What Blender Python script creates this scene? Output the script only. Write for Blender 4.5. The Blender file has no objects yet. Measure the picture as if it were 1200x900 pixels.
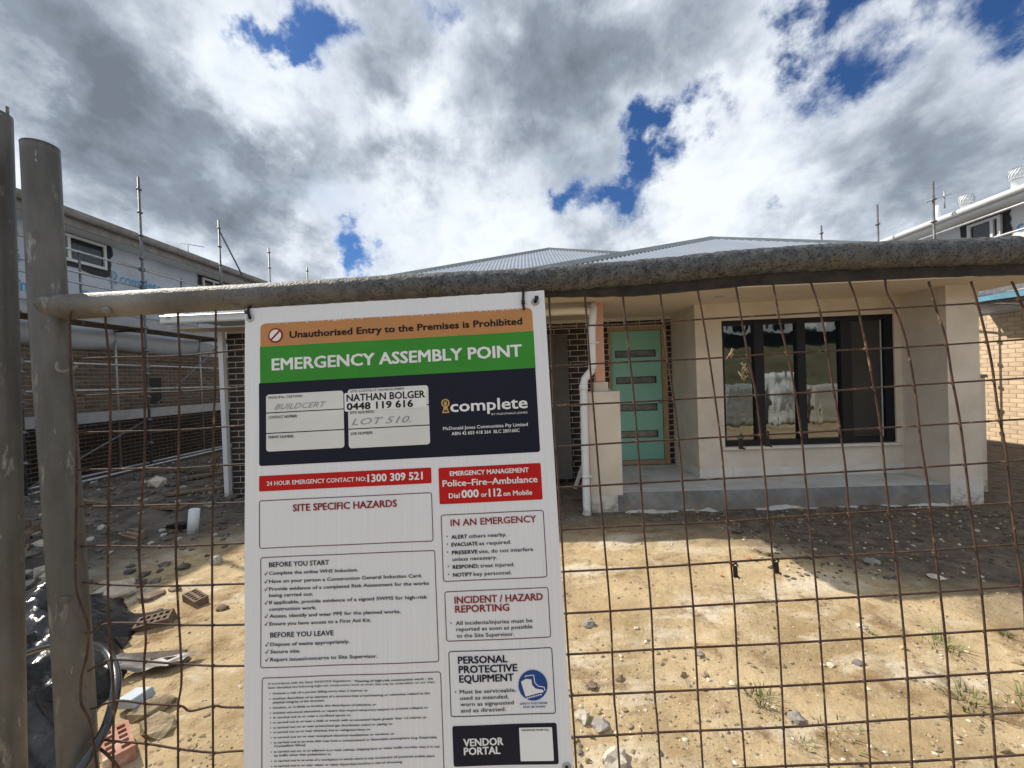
import bpy, bmesh, math, random
from mathutils import Vector, noise, Matrix
random.seed(7)
R = math.radians
sc = bpy.context.scene
COL = sc.collection
# ---------------------------------------------------------------- camera
cam = bpy.data.cameras.new('camera'); camo = bpy.data.objects.new('camera', cam); COL.objects.link(camo)
cam.sensor_width = 36; cam.lens = 14.4; cam.clip_start = 0.05; cam.clip_end = 3000
EYE = 1.62
camo.matrix_world = Matrix.Translation((0, 0, EYE)) @ Matrix.Rotation(.043, 4, 'Z') @ Matrix.Rotation(math.pi/2-.010, 4, 'X') @ Matrix.Rotation(-.037, 4, 'Z')
sc.camera = camo
# ---------------------------------------------------------------- sun and sky
SUN = Vector((-1.078, .526, 1)).normalized()
sl = bpy.data.lights.new('sun', 'SUN'); sl.energy = 5.0; sl.angle = R(.5); sl.color = (1, .93, .82)
so = bpy.data.objects.new('sun', sl); COL.objects.link(so); so.location = (-20, 10, 25)
so.rotation_euler = SUN.to_track_quat('Z', 'Y').to_euler()
sc.view_settings.view_transform = 'Standard'; sc.view_settings.look = 'None'
sc.view_settings.exposure = 0.28; sc.view_settings.gamma = 1
world = bpy.data.worlds.new('World'); sc.world = world; world.use_nodes = True
wt = world.node_tree; wt.nodes.clear()
def wn(t, **k):
    n = wt.nodes.new(t)
    for a, b in k.items():
        if a.startswith('i_'):
            n.inputs[int(a[2:])].default_value = b
        else: setattr(n, a, b)
    return n
def wl(a, b): wt.links.new(a, b)
def wmath(op, a, b=None, clamp=False):
    n = wn('ShaderNodeMath', operation=op, use_clamp=clamp)
    for i, v in enumerate((a, b)):
        if v is None: continue
        if isinstance(v, (int, float)): n.inputs[i].default_value = v
        else: wl(v, n.inputs[i])
    return n.outputs[0]
tc = wn('ShaderNodeTexCoord')
sky = wn('ShaderNodeTexSky', sky_type='NISHITA', sun_disc=False, sun_elevation=math.asin(SUN.z), sun_rotation=math.atan2(SUN.x, SUN.y), air_density=1.2, dust_density=.6, ozone_density=2.5)
D0 = tc.outputs['Generated']
sep = wn('ShaderNodeSeparateXYZ'); wl(D0, sep.inputs[0])
zz = wmath('ADD', wmath('MAXIMUM', sep.outputs[2], 0.0), .42)
cmb = wn('ShaderNodeCombineXYZ'); wl(wmath('MULTIPLY', wmath('DIVIDE', sep.outputs[0], zz), 1.1), cmb.inputs[0]); wl(wmath('MULTIPLY', wmath('DIVIDE', sep.outputs[1], zz), .88), cmb.inputs[1])
def wnoise(vec, scale, detail, rough, dist=0, off=(0, 0, 0)):
    a = wn('ShaderNodeVectorMath', operation='ADD'); wl(vec, a.inputs[0]); a.inputs[1].default_value = off
    n = wn('ShaderNodeTexNoise'); wl(a.outputs[0], n.inputs['Vector'])
    n.inputs['Scale'].default_value = scale; n.inputs['Detail'].default_value = detail
    n.inputs['Roughness'].default_value = rough; n.inputs['Distortion'].default_value = dist
    return n
N1 = wnoise(cmb.outputs[0], 2.1, 10, .58, .12, (3.1, .7, 0)).outputs[0]
N2 = wnoise(cmb.outputs[0], 1.2, 7, .55, .1, (7.7, 2.9, 1)).outputs[0]
N3 = wnoise(cmb.outputs[0], 6.5, 10, .6, .15, (1.7, 5.9, 2)).outputs[0]
N4 = wnoise(cmb.outputs[0], 7.5, 8, .7, .2, (4.7, 2.2, 6)).outputs[0]
wv = wnoise(D0, 4.5, 6, .62, 0, (0, 0, 3)).outputs['Color']
w1 = wn('ShaderNodeVectorMath', operation='SUBTRACT'); wl(wv, w1.inputs[0]); w1.inputs[1].default_value = (.5, .5, .5)
w2 = wn('ShaderNodeVectorMath', operation='SCALE'); wl(w1.outputs[0], w2.inputs[0]); w2.inputs['Scale'].default_value = .50
w3 = wn('ShaderNodeVectorMath', operation='ADD'); wl(D0, w3.inputs[0]); wl(w2.outputs[0], w3.inputs[1])
def blob(az, el, rad, amp):
    """soft patch of more or less cloud round a direction of the sky (azimuth from +Y to the right, elevation, radius, all degrees)"""
    d = (math.sin(R(az))*math.cos(R(el)), math.cos(R(az))*math.cos(R(el)), math.sin(R(el)))
    n = wn('ShaderNodeVectorMath', operation='DISTANCE'); wl(w3.outputs[0], n.inputs[0]); n.inputs[1].default_value = d
    m = wn('ShaderNodeMapRange', interpolation_type='SMOOTHSTEP'); wl(n.outputs['Value'], m.inputs[0])
    m.inputs[1].default_value = R(rad); m.inputs[2].default_value = 0; m.inputs[3].default_value = 0; m.inputs[4].default_value = amp
    return m.outputs[0]
def total(lst):
    s = lst[0]
    for x in lst[1:]: s = wmath('ADD', s, x)
    return s
GAPS = [(-29.3, 39.2, 6.8, 0.72), (-31.6, 35.8, 4, 0.4), (10.1, 22.4, 6.4, 0.62), (17.4, 24.5, 5, 0.48), (4.4, 22.9, 4, 0.4), (-21.3, 17.6, 5, 0.65), (-10.6, 41.2, 6, 0.45), (35.5, 25.3, 8, 0.62), (27.6, 23.7, 5, 0.5), (47.7, 28.4, 10, 0.65), (38.9, 33.4, 8, 0.55), (21.2, 30.6, 6, 0.45), (39.1, 16.6, 5, 0.5), (33.1, 35.4, 5, 0.35), (18.5, 27.9, 5, 0.45)]
DARK = [(-43.2, 28.8, 15, 0.34), (-49.8, 30.2, 14, 0.16), (-29.0, 24.4, 13, 0.34), (-19.3, 35.9, 8, 0.26), (9.4, 30.6, 14, 0.3), (1.6, 39.1, 12, 0.22), (-37.8, 21.1, 11, 0.22), (-6.3, 23.6, 10, 0.2), (-46.7, 21.3, 9, 0.14), (44.1, 18.6, 18, 0.16), (30.5, 32.9, 12, 0.12), (11.0, 39.6, 9, 0.12), (38.0, 28.1, 10, 0.1), (-7.3, 38.6, 7, -0.22), (-35.7, 31.0, 7, -0.4), (-15.3, 28.6, 7, -0.36), (-52.2, 21.0, 8, -0.34), (-2.9, 18.4, 12, -0.3), (-40.2, 33.8, 6, -0.18), (19.7, 16.4, 12, -0.26), (24.2, 31.1, 8, -0.26), (-33.9, 16.4, 7, -0.2), (-50.0, 25.1, 5, -0.15)]
gap = total([blob(*g) for g in GAPS]); drk = total([blob(*g) for g in DARK])
cov = wmath('SUBTRACT', wmath('ADD', wmath('MULTIPLY', N1, .70), wmath('MULTIPLY', N3, .40)), wmath('MULTIPLY', gap, wmath('ADD', .05, wmath('MULTIPLY', N4, 1.35))))
mask = wn('ShaderNodeMapRange', interpolation_type='SMOOTHSTEP'); wl(cov, mask.inputs[0]); mask.inputs[1].default_value = .10; mask.inputs[2].default_value = .52
thick = wmath('ADD', wmath('ADD', wmath('MULTIPLY', wmath('SUBTRACT', N2, .47), 1.3), wmath('MULTIPLY', wmath('SUBTRACT', N1, .52), 1.5)), wmath('ADD', drk, wmath('SUBTRACT', wmath('MULTIPLY', wmath('SUBTRACT', N3, .5), 1.25), wmath('MULTIPLY', gap, .45))))
cr = wn('ShaderNodeValToRGB'); wl(wmath('ADD', thick, .29, True), cr.inputs[0])
E_ = cr.color_ramp.elements
E_[0].position = 0.0; E_[0].color = (8.9, 9.4, 9.9, 1); E_[1].position = 1.0; E_[1].color = (1.75, 2.05, 2.5, 1)
for p_, c_ in ((.20, (7.4, 8.0, 8.7, 1)), (.42, (4.9, 5.5, 6.3, 1)), (.68, (2.8, 3.25, 3.95, 1))):
    e = E_.new(p_); e.color = c_
skt = wn('ShaderNodeVectorMath', operation='MULTIPLY'); wl(sky.outputs[0], skt.inputs[0]); skt.inputs[1].default_value = (.29, .49, .80)
mx = wn('ShaderNodeMix', data_type='RGBA'); wl(mask.outputs[0], mx.inputs['Factor']); wl(skt.outputs[0], mx.inputs['A']); wl(cr.outputs[0], mx.inputs['B'])
bg = wn('ShaderNodeBackground'); wl(mx.outputs['Result'], bg.inputs[0]); bg.inputs[1].default_value = .088
wo = wn('ShaderNodeOutputWorld'); wl(bg.outputs[0], wo.inputs[0])

# ---------------------------------------------------------------- materials
def mat(name, col, var=.12, scale=6, rough=.7, bump=.15, bscale=None, metal=0, coord='Object', col2=None, spec=.4, detail=6, blotch=None, stretch=None, bdist=.02):
    """procedural surface: two noise octaves vary the colour between col and col2, a third gives fine relief"""
    m = bpy.data.materials.new(name); m.use_nodes = True; t = m.node_tree; n = t.nodes; b = n['Principled BSDF']
    tcn = n.new('ShaderNodeTexCoord'); src = tcn.outputs[coord]
    if stretch:
        mp = n.new('ShaderNodeMapping'); t.links.new(src, mp.inputs[0]); mp.inputs['Scale'].default_value = stretch; src = mp.outputs[0]
    no = n.new('ShaderNodeTexNoise'); t.links.new(src, no.inputs[0]); no.inputs['Scale'].default_value = scale; no.inputs['Detail'].default_value = detail; no.inputs['Roughness'].default_value = .62
    r = n.new('ShaderNodeValToRGB'); t.links.new(no.outputs[0], r.inputs[0])
    c2 = col2 or tuple(min(1, c*(1+var)) for c in col); c1 = col if col2 else tuple(c*(1-var) for c in col)
    r.color_ramp.elements[0].position = .36; r.color_ramp.elements[0].color = (*c1, 1)
    r.color_ramp.elements[1].position = .64; r.color_ramp.elements[1].color = (*c2, 1)
    out = r.outputs[0]
    if blotch:                                   # (colour, scale, threshold, width) stains and dirt
        for bc, bs, th, wd in blotch:
            n2 = n.new('ShaderNodeTexNoise'); t.links.new(src, n2.inputs[0]); n2.inputs['Scale'].default_value = bs; n2.inputs['Detail'].default_value = 8; n2.inputs['Roughness'].default_value = .65
            mr = n.new('ShaderNodeMapRange'); t.links.new(n2.outputs[0], mr.inputs[0]); mr.inputs[1].default_value = th; mr.inputs[2].default_value = th+wd
            mm = n.new('ShaderNodeMix'); mm.data_type = 'RGBA'; t.links.new(mr.outputs[0], mm.inputs['Factor']); t.links.new(out, mm.inputs['A']); mm.inputs['B'].default_value = (*bc, 1); out = mm.outputs['Result']
    t.links.new(out, b.inputs['Base Color'])
    b.inputs['Roughness'].default_value = rough; b.inputs['Metallic'].default_value = metal
    b.inputs['Specular IOR Level'].default_value = spec
    if bump:
        nb = n.new('ShaderNodeTexNoise'); t.links.new(src, nb.inputs[0]); nb.inputs['Scale'].default_value = bscale or scale*5; nb.inputs['Detail'].default_value = 5
        bp = n.new('ShaderNodeBump'); bp.inputs['Strength'].default_value = bump; bp.inputs['Distance'].default_value = bdist
        t.links.new(nb.outputs[0], bp.inputs['Height']); t.links.new(bp.outputs[0], b.inputs['Normal'])
    return m
def objvar(m, amt=.25):
    """let each separate object that shares a material differ a little in tone (bricks out of different batches)"""
    t = m.node_tree; b = t.nodes['Principled BSDF']; l = b.inputs['Base Color'].links[0]; src = l.from_socket
    oi = t.nodes.new('ShaderNodeObjectInfo'); mr = t.nodes.new('ShaderNodeMapRange'); t.links.new(oi.outputs['Random'], mr.inputs[0]); mr.inputs[3].default_value = 1-amt; mr.inputs[4].default_value = 1+amt
    h = t.nodes.new('ShaderNodeHueSaturation'); t.links.new(mr.outputs[0], h.inputs['Value']); t.links.new(src, h.inputs['Color']); t.links.new(h.outputs[0], b.inputs['Base Color'])
    return m
def glass(name, tint, gloss, rough=.01, refl=(.9, .93, .95)):
    m = bpy.data.materials.new(name); m.use_nodes = True; t = m.node_tree; n = t.nodes; n.remove(n['Principled BSDF'])
    tr = n.new('ShaderNodeBsdfTransparent'); tr.inputs[0].default_value = (*tint, 1)
    gl = n.new('ShaderNodeBsdfGlossy'); gl.inputs['Roughness'].default_value = rough; gl.inputs[0].default_value = (*refl, 1)
    lw = n.new('ShaderNodeFresnel'); lw.inputs[0].default_value = 1.5
    ad = n.new('ShaderNodeMath'); ad.operation = 'ADD'; ad.use_clamp = True; t.links.new(lw.outputs[0], ad.inputs[0]); ad.inputs[1].default_value = gloss
    nz = n.new('ShaderNodeTexNoise'); nz.inputs['Scale'].default_value = 1.7; bp = n.new('ShaderNodeBump'); bp.inputs['Strength'].default_value = .12; bp.inputs['Distance'].default_value = .03
    t.links.new(nz.outputs[0], bp.inputs['Height']); t.links.new(bp.outputs[0], gl.inputs['Normal'])
    mx_ = n.new('ShaderNodeMixShader'); t.links.new(ad.outputs[0], mx_.inputs[0]); t.links.new(tr.outputs[0], mx_.inputs[1]); t.links.new(gl.outputs[0], mx_.inputs[2])
    t.links.new(mx_.outputs[0], n['Material Output'].inputs[0]); return m
M = {}
M['galv'] = mat('galvanised_post', (.075, .072, .07), scale=9, rough=.5, bump=.35, bscale=110, metal=.5, col2=(.165, .16, .155), stretch=(1, 1, .28), bdist=.002,
    blotch=[((.045, .042, .040), 11, .52, .14), ((.30, .29, .275), 34, .60, .08), ((.10, .072, .048), 7, .60, .12), ((.36, .36, .35), 95, .66, .05)])
M['crust'] = mat('rail_crust', (.060, .062, .070), scale=60, rough=.62, metal=.3, bump=.9, bscale=220, col2=(.150, .150, .150), bdist=.003,
    blotch=[((.125, .108, .072), 14, .55, .16), ((.022, .022, .025), 210, .53, .08), ((.20, .20, .205), 230, .64, .06), ((.16, .16, .165), 45, .62, .08)])
M['weld'] = mat('clamp_metal', (.20, .19, .18), rough=.6, metal=.3, scale=40, bump=.3, bdist=.002)
M['rust'] = mat('rusty_wire', (.038, .022, .017), scale=30, rough=.75, bump=.5, bscale=300, col2=(.095, .052, .034), metal=.1, bdist=.001, blotch=[((.26, .17, .105), 26, .62, .06)])
M['strip'] = mat('shade_strip', (.014, .012, .012), scale=40, col2=(.040, .032, .028), rough=.8, bump=.4, bdist=.002)  # near-black, paints the shaded underside of the rail
M['darkrust'] = mat('dark_rusted_strip', (.035, .026, .022), scale=20, col2=(.09, .06, .045), rough=.85, bump=.3, bdist=.002)
M['black'] = mat('black_plastic', (.012, .012, .013), scale=20, rough=.35, bump=.05)
M['tie'] = mat('cable_tie', (.01, .01, .011), rough=.4, bump=0)
M['sheet'] = mat('black_sheeting', (.010, .010, .012), scale=6, rough=.28, bump=.35, bscale=26, bdist=.02, spec=.6)
M['hose'] = mat('poly_pipe', (.02, .02, .024), scale=8, rough=.22, bump=.05, spec=.8)
M['signwhite'] = mat('sign_board', (.76, .78, .84), var=.035, scale=2.2, rough=.42, bump=.10, bscale=1, bdist=.001, stretch=(150, 1, 1),
    blotch=[((.60, .60, .60), 5, .60, .22), ((.48, .45, .40), 17, .70, .06)])
def flat(name, c, rough=.5, var=.05): return mat(name, c, var=var, scale=9, rough=rough, bump=0, spec=.2)
M['s_tan'] = flat('print_tan', (.50, .24, .095)); M['s_green'] = flat('print_green', (.045, .27, .035)); M['s_navy'] = flat('print_navy', (.011, .012, .028))
M['s_red'] = flat('print_red', (.50, .012, .012)); M['s_black'] = flat('print_black', (.012, .012, .014)); M['s_white'] = flat('print_white', (.78, .80, .83)); M['s_darkred'] = flat('print_dark_red', (.27, .02, .025))
M['s_gold'] = flat('print_gold', (.52, .34, .12)); M['s_blue'] = flat('print_blue', (.02, .07, .27)); M['s_field'] = flat('write_on_field', (.70, .71, .71), rough=.5); M['s_ink'] = flat('marker_ink', (.30, .31, .34)); M['s_cyan'] = flat('print_cyan', (.1, .4, .6)); M['s_line'] = flat('print_line', (.13, .03, .04))
M['render'] = mat('cream_render', (.56, .50, .43), scale=3, col2=(.66, .60, .53), rough=.85, bump=.35, bscale=180, bdist=.002, blotch=[((.47, .42, .36), 1.3, .58, .2), ((.42, .36, .29), 9, .66, .08)])
M['base'] = mat('base_render', (.58, .56, .53), scale=4, col2=(.68, .66, .62), rough=.85, bump=.35, bscale=180, bdist=.002, blotch=[((.36, .31, .25), 3, .6, .15)])
M['ceil'] = mat('eave_lining', (.66, .57, .47), var=.04, scale=2, rough=.7, bump=.03)
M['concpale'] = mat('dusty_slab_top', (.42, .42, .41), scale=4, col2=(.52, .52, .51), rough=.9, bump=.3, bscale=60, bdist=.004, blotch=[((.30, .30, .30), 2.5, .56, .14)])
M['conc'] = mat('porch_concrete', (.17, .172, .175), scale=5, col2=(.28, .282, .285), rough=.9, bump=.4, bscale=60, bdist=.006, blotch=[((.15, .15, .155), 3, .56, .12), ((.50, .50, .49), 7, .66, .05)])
M['mortar'] = mat('pale_mortar', (.58, .54, .48), scale=30, rough=.95, bump=.3, bdist=.004)
M['mortar2'] = mat('sand_mortar', (.36, .31, .25), scale=30, rough=.95, bump=.3, bdist=.004)
M['dkbrick'] = objvar(mat('dark_brick', (.020, .015, .014), scale=9, col2=(.048, .034, .030), rough=.8, bump=.4, bscale=80, bdist=.004), .35)
M['brbrick'] = objvar(mat('brown_brick', (.10, .075, .058), scale=6, col2=(.17, .13, .10), rough=.85, bump=.4, bscale=80, bdist=.004), .30)
M['tanbrick'] = objvar(mat('tan_brick', (.50, .37, .24), scale=5, col2=(.62, .47, .32), rough=.85, bump=.35, bscale=80, bdist=.004), .12)
M['mint'] = mat('mint_door_paint', (.23, .50, .41), var=.05, scale=2, rough=.38, bump=.04)
M['timber'] = mat('raw_timber', (.30, .20, .12), scale=4, col2=(.42, .30, .19), rough=.75, bump=.2, stretch=(8, 8, .8), bdist=.002)
M['pink'] = mat('pink_primed_post', (.60, .33, .24), var=.06, scale=5, rough=.6, bump=.06)
M['pvc'] = mat('white_pvc', (.66, .68, .70), var=.04, scale=5, rough=.35, bump=.03, blotch=[((.5, .46, .40), 5, .66, .1)])
M['cream'] = mat('cream_downpipe', (.66, .62, .52), var=.04, scale=4, rough=.4, bump=.03)
M['frame'] = mat('charcoal_window_frame', (.011, .012, .016), var=.1, rough=.4, bump=.02, spec=.25)
M['screen'] = mat('flyscreen_mesh', (.045, .042, .040), var=.12, scale=1.5, rough=.6, bump=0, spec=.3)
M['glass'] = glass('window_glass', (.40, .44, .42), .13)
M['glassdark'] = glass('dark_window_glass', (.16, .17, .17), .03, .12)
M['doorglass'] = mat('mottled_door_glass', (.055, .065, .07), scale=7, col2=(.16, .17, .18), rough=.12, bump=.1, spec=.8)  # mottled greys painted in place of reflections
M['roof'] = mat('blue_grey_roof_steel', (.33, .37, .43), var=.06, scale=1.5, rough=.38, bump=.03, metal=.35)
M['ridge'] = mat('dark_ridge_cap', (.13, .15, .16), rough=.45, metal=.3, bump=.03)
M['gutter'] = mat('pale_gutter', (.62, .63, .63), var=.05, rough=.35, bump=.02)
M['dkgutter'] = mat('taupe_fascia', (.16, .145, .13), col2=(.24, .22, .20), rough=.5, bump=.04)
M['wrap'] = mat('house_wrap', (.40, .44, .51), scale=1.2, col2=(.52, .56, .62), rough=.5, bump=.5, bscale=5, bdist=.03)
M['wrapblue'] = flat('wrap_print_blue', (.10, .33, .62)); M['flash'] = mat('black_flashing', (.012, .012, .014), rough=.5, bump=.3)
M['cladding'] = mat('white_cladding', (.60, .62, .62), var=.04, scale=1, rough=.6, bump=.05)
M['whroof'] = mat('white_roof_steel', (.62, .64, .66), var=.04, scale=2, rough=.4, bump=.02)
M['toe'] = mat('worn_toe_board', (.22, .225, .235), scale=3, col2=(.33, .335, .345), rough=.55, metal=.2, bump=.1)
M['steel'] = mat('scaffold_steel', (.34, .35, .37), scale=12, col2=(.50, .51, .53), rough=.45, metal=.5, bump=.1)
M['dksteel'] = mat('weathered_scaffold_steel', (.10, .105, .115), scale=12, col2=(.19, .19, .20), rough=.5, metal=.4, bump=.1)
M['plank'] = mat('scaffold_plank', (.13, .09, .06), scale=5, col2=(.24, .17, .115), rough=.85, bump=.3, stretch=(6, 1, 6))
M['alu'] = mat('toe_board_metal', (.50, .53, .57), var=.08, scale=3, rough=.45, metal=.3, bump=.08)
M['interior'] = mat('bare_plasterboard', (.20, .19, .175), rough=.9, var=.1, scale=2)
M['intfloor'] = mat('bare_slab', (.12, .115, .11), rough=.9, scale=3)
M['dullpoly'] = mat('grey_woven_wrap', (.28, .30, .30), scale=3, col2=(.42, .44, .43), rough=.5, bump=.9, bscale=8, bdist=.06)
M['poly'] = mat('white_woven_wrap', (.62, .64, .65), scale=2, col2=(.78, .80, .81), rough=.4, bump=.9, bscale=6, bdist=.06)
M['ground'] = None
M['stone'] = objvar(mat('grey_stone', (.22, .20, .18), scale=12, col2=(.36, .33, .29), rough=.9, bump=.5, bdist=.01), .3)
M['palestone'] = objvar(mat('pale_stone', (.45, .39, .30), scale=12, col2=(.60, .54, .44), rough=.9, bump=.5, bdist=.01), .2)
M['redstone'] = objvar(mat('red_fragment', (.25, .08, .05), scale=12, col2=(.36, .14, .09), rough=.9, bump=.4, bdist=.01), .2)
M['orange'] = mat('orange_plastic', (.62, .16, .06), rough=.5)
M['dirtclod'] = objvar(mat('dirt_clod', (.20, .15, .09), scale=9, col2=(.40, .31, .19), rough=.95, bump=.8, bscale=30, bdist=.02), .25)
M['shadeclod'] = objvar(mat('shaded_soil_clod', (.06, .052, .045), scale=9, col2=(.15, .135, .115), rough=.95, bump=.8, bscale=30, bdist=.02), .3)  # darker copy of the dirt clods, shade put into the colour
M['bluesheet'] = mat('blue_sheeting', (.10, .24, .33), rough=.4, scale=3, bump=.3)
M['corebrick'] = objvar(mat('cored_brick_clay', (.13, .085, .06), scale=8, col2=(.24, .17, .12), rough=.9, bump=.4, bdist=.004, blotch=[((.50, .44, .36), 10, .60, .08)]), .2)
M['redbrick'] = mat('red_clay', (.30, .12, .085), scale=8, col2=(.46, .29, .21), rough=.9, bump=.4, bdist=.004, blotch=[((.60, .52, .42), 8, .55, .1)])
M['grass'] = objvar(mat('grass_blades', (.11, .14, .04), scale=20, col2=(.24, .25, .10), rough=.6, bump=0), .25)
M['drygrass'] = mat('verge_turf', (.09, .085, .045), scale=1.5, col2=(.13, .13, .05), rough=.95, bump=.6, bscale=12, bdist=.1)
M['asphalt'] = mat('asphalt', (.045, .045, .047), rough=.9, bump=.3, scale=3)
M['paleblock'] = mat('pale_block', (.52, .48, .42), rough=.9, bump=.3, scale=8, bdist=.004)
M['whitebox'] = mat('pale_blue_box', (.36, .41, .45), rough=.45, scale=8, bump=.1)

def splash(m, z0=-.1, h=.42, col=(.25, .19, .12), amt=.75):
    """mud splashed up from the ground on to the foot of a wall (object z is measured from the house's base)"""
    t = m.node_tree; b = t.nodes['Principled BSDF']; src = b.inputs['Base Color'].links[0].from_socket; N = t.nodes.new
    tcn = N('ShaderNodeTexCoord'); s = N('ShaderNodeSeparateXYZ'); t.links.new(tcn.outputs['Object'], s.inputs[0])
    mr = N('ShaderNodeMapRange'); t.links.new(s.outputs[2], mr.inputs[0]); mr.inputs[1].default_value = z0; mr.inputs[2].default_value = z0+h; mr.inputs[3].default_value = .30; mr.inputs[4].default_value = -.12
    no = N('ShaderNodeTexNoise'); t.links.new(tcn.outputs['Object'], no.inputs[0]); no.inputs['Scale'].default_value = 13; no.inputs['Detail'].default_value = 9; no.inputs['Roughness'].default_value = .75
    ad = N('ShaderNodeMath'); t.links.new(no.outputs[0], ad.inputs[0]); t.links.new(mr.outputs[0], ad.inputs[1])
    m2 = N('ShaderNodeMapRange'); t.links.new(ad.outputs[0], m2.inputs[0]); m2.inputs[1].default_value = .56; m2.inputs[2].default_value = .74; m2.inputs[4].default_value = amt
    mx_ = N('ShaderNodeMix'); mx_.data_type = 'RGBA'; t.links.new(m2.outputs[0], mx_.inputs['Factor']); t.links.new(src, mx_.inputs['A']); mx_.inputs['B'].default_value = (*col, 1); t.links.new(mx_.outputs['Result'], b.inputs['Base Color'])
for k_ in ('render', 'base', 'conc', 'pvc'): splash(M[k_])
# ---------------------------------------------------------------- building helpers
ORG = {}
def props(o, label=None, cat=None, group=None, kind=None):
    if label: o['label'] = label
    if cat: o['category'] = cat
    if group: o['group'] = group
    if kind: o['kind'] = kind
    return o
def thing(name, label, cat, loc=(0, 0, 0), group=None):
    o = bpy.data.objects.new(name, None); COL.objects.link(o); o.location = loc; o.empty_display_size = .1
    ORG[o.name] = Vector(loc); return props(o, label, cat, group)
class B:
    """collects shapes given in world coordinates; build() links them as ONE mesh object"""
    def __init__(s): s.v = []; s.f = []; s.sm = []
    def add(s, vs, fs, smooth=False):
        k = len(s.v); s.v += [Vector(p) for p in vs]; s.f += [tuple(i+k for i in f) for f in fs]; s.sm += [smooth]*len(fs); return s
    def box(s, x0, x1, y0, y1, z0, z1, jit=0):
        vs = [(x, y, z) for x in (x0, x1) for y in (y0, y1) for z in (z0, z1)]
        if jit: vs = [tuple(c+random.uniform(-jit, jit) for c in v) for v in vs]
        return s.add(vs, [(0, 1, 3, 2), (4, 6, 7, 5), (0, 4, 5, 1), (2, 3, 7, 6), (0, 2, 6, 4), (1, 5, 7, 3)])
    def obox(s, c, a, b, n):
        c, a, b, n = map(Vector, (c, a, b, n)); vs = [c+a*i+b*j+n*k for i in (-1, 1) for j in (-1, 1) for k in (-1, 1)]
        return s.add(vs, [(0, 1, 3, 2), (4, 6, 7, 5), (0, 4, 5, 1), (2, 3, 7, 6), (0, 2, 6, 4), (1, 5, 7, 3)])
    def tube(s, pts, r, n=8, caps=True, rf=None):
        pts = [Vector(p) for p in pts]; k0 = len(s.v); m = len(pts); prev = None; rings = []
        for i, p in enumerate(pts):
            t = (pts[min(i+1, m-1)]-pts[max(i-1, 0)]).normalized()
            if prev is None:
                a = t.cross(Vector((0, 0, 1)) if abs(t.z) < .9 else Vector((0, 1, 0))).normalized()
            else: a = (prev-t*prev.dot(t)).normalized()
            prev = a; b = t.cross(a); rr = r if not isinstance(r, (list, tuple)) else r[i]
            rings.append([p+(a*math.cos(2*math.pi*j/n)+b*math.sin(2*math.pi*j/n))*(rr if rf is None else rf(i, j, rr, p)) for j in range(n)])
        vs = [q for ring in rings for q in ring]
        fs = [(i*n+j, i*n+(j+1) % n, (i+1)*n+(j+1) % n, (i+1)*n+j) for i in range(m-1) for j in range(n)]
        s.add(vs, fs, True)
        if caps:
            s.f.append(tuple(k0+j for j in range(n))[::-1]); s.f.append(tuple(k0+(m-1)*n+j for j in range(n))); s.sm += [False, False]
        return s
    def lathe(s, c, prof, n=16, axis='z'):
        c = Vector(c); vs = []
        for r, h in prof:
            for j in range(n):
                a = 2*math.pi*j/n; p = (r*math.cos(a), r*math.sin(a), h)
                if axis == 'y': p = (p[0], -p[2], p[1])
                vs.append(c+Vector(p))
        m = len(prof); s.add(vs, [(i*n+j, i*n+(j+1) % n, (i+1)*n+(j+1) % n, (i+1)*n+j) for i in range(m-1) for j in range(n)], True); return s
    def mesh(s, name, m, org=Vector((0, 0, 0))):
        me = bpy.data.meshes.new(name); me.from_pydata([tuple(p-org) for p in s.v], [], s.f); me.polygons.foreach_set('use_smooth', s.sm)
        ms = m if isinstance(m, list) else [m]
        for q in ms: me.materials.append(q)
        me.update(); return me
    def build(s, name, m, parent=None, loc=None, **k):
        org = Vector(loc) if loc is not None else Vector((0, 0, 0))
        if parent is not None: org = ORG[parent.name]
        o = bpy.data.objects.new(name, s.mesh(name, m, org)); COL.objects.link(o)
        if parent is not None: o.parent = parent; ORG[o.name] = org
        else: o.location = org; ORG[o.name] = org
        return props(o, **k)
def bevel(o, w=.004, seg=1):
    bm = bmesh.new(); bm.from_mesh(o.data); bmesh.ops.bevel(bm, geom=list(bm.edges), offset=w, segments=seg, affect='EDGES'); bm.to_mesh(o.data); bm.free(); return o
def ico(c, rx, ry, rz, seed, sub=1, rough=.25, rot=None):
    bm = bmesh.new(); bmesh.ops.create_icosphere(bm, subdivisions=sub, radius=1)
    a = random.Random(seed).uniform(0, 6.3) if rot is None else rot; ca, sa = math.cos(a), math.sin(a); vs = []
    for v in bm.verts:
        p = v.co.copy(); p *= 1+rough*noise.noise(p*1.4+Vector((seed*3.1, seed*1.7, 0)))*2
        x, y, z = p.x*rx, p.y*ry, p.z*rz; vs.append(Vector((x*ca-y*sa, x*sa+y*ca, z))+Vector(c))
    fs = [tuple(v.index for v in f.verts) for f in bm.faces]; bm.free(); return vs, fs
BL, BH, BP, CO = .230, .076, .010, .086
_bm = {}
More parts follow.
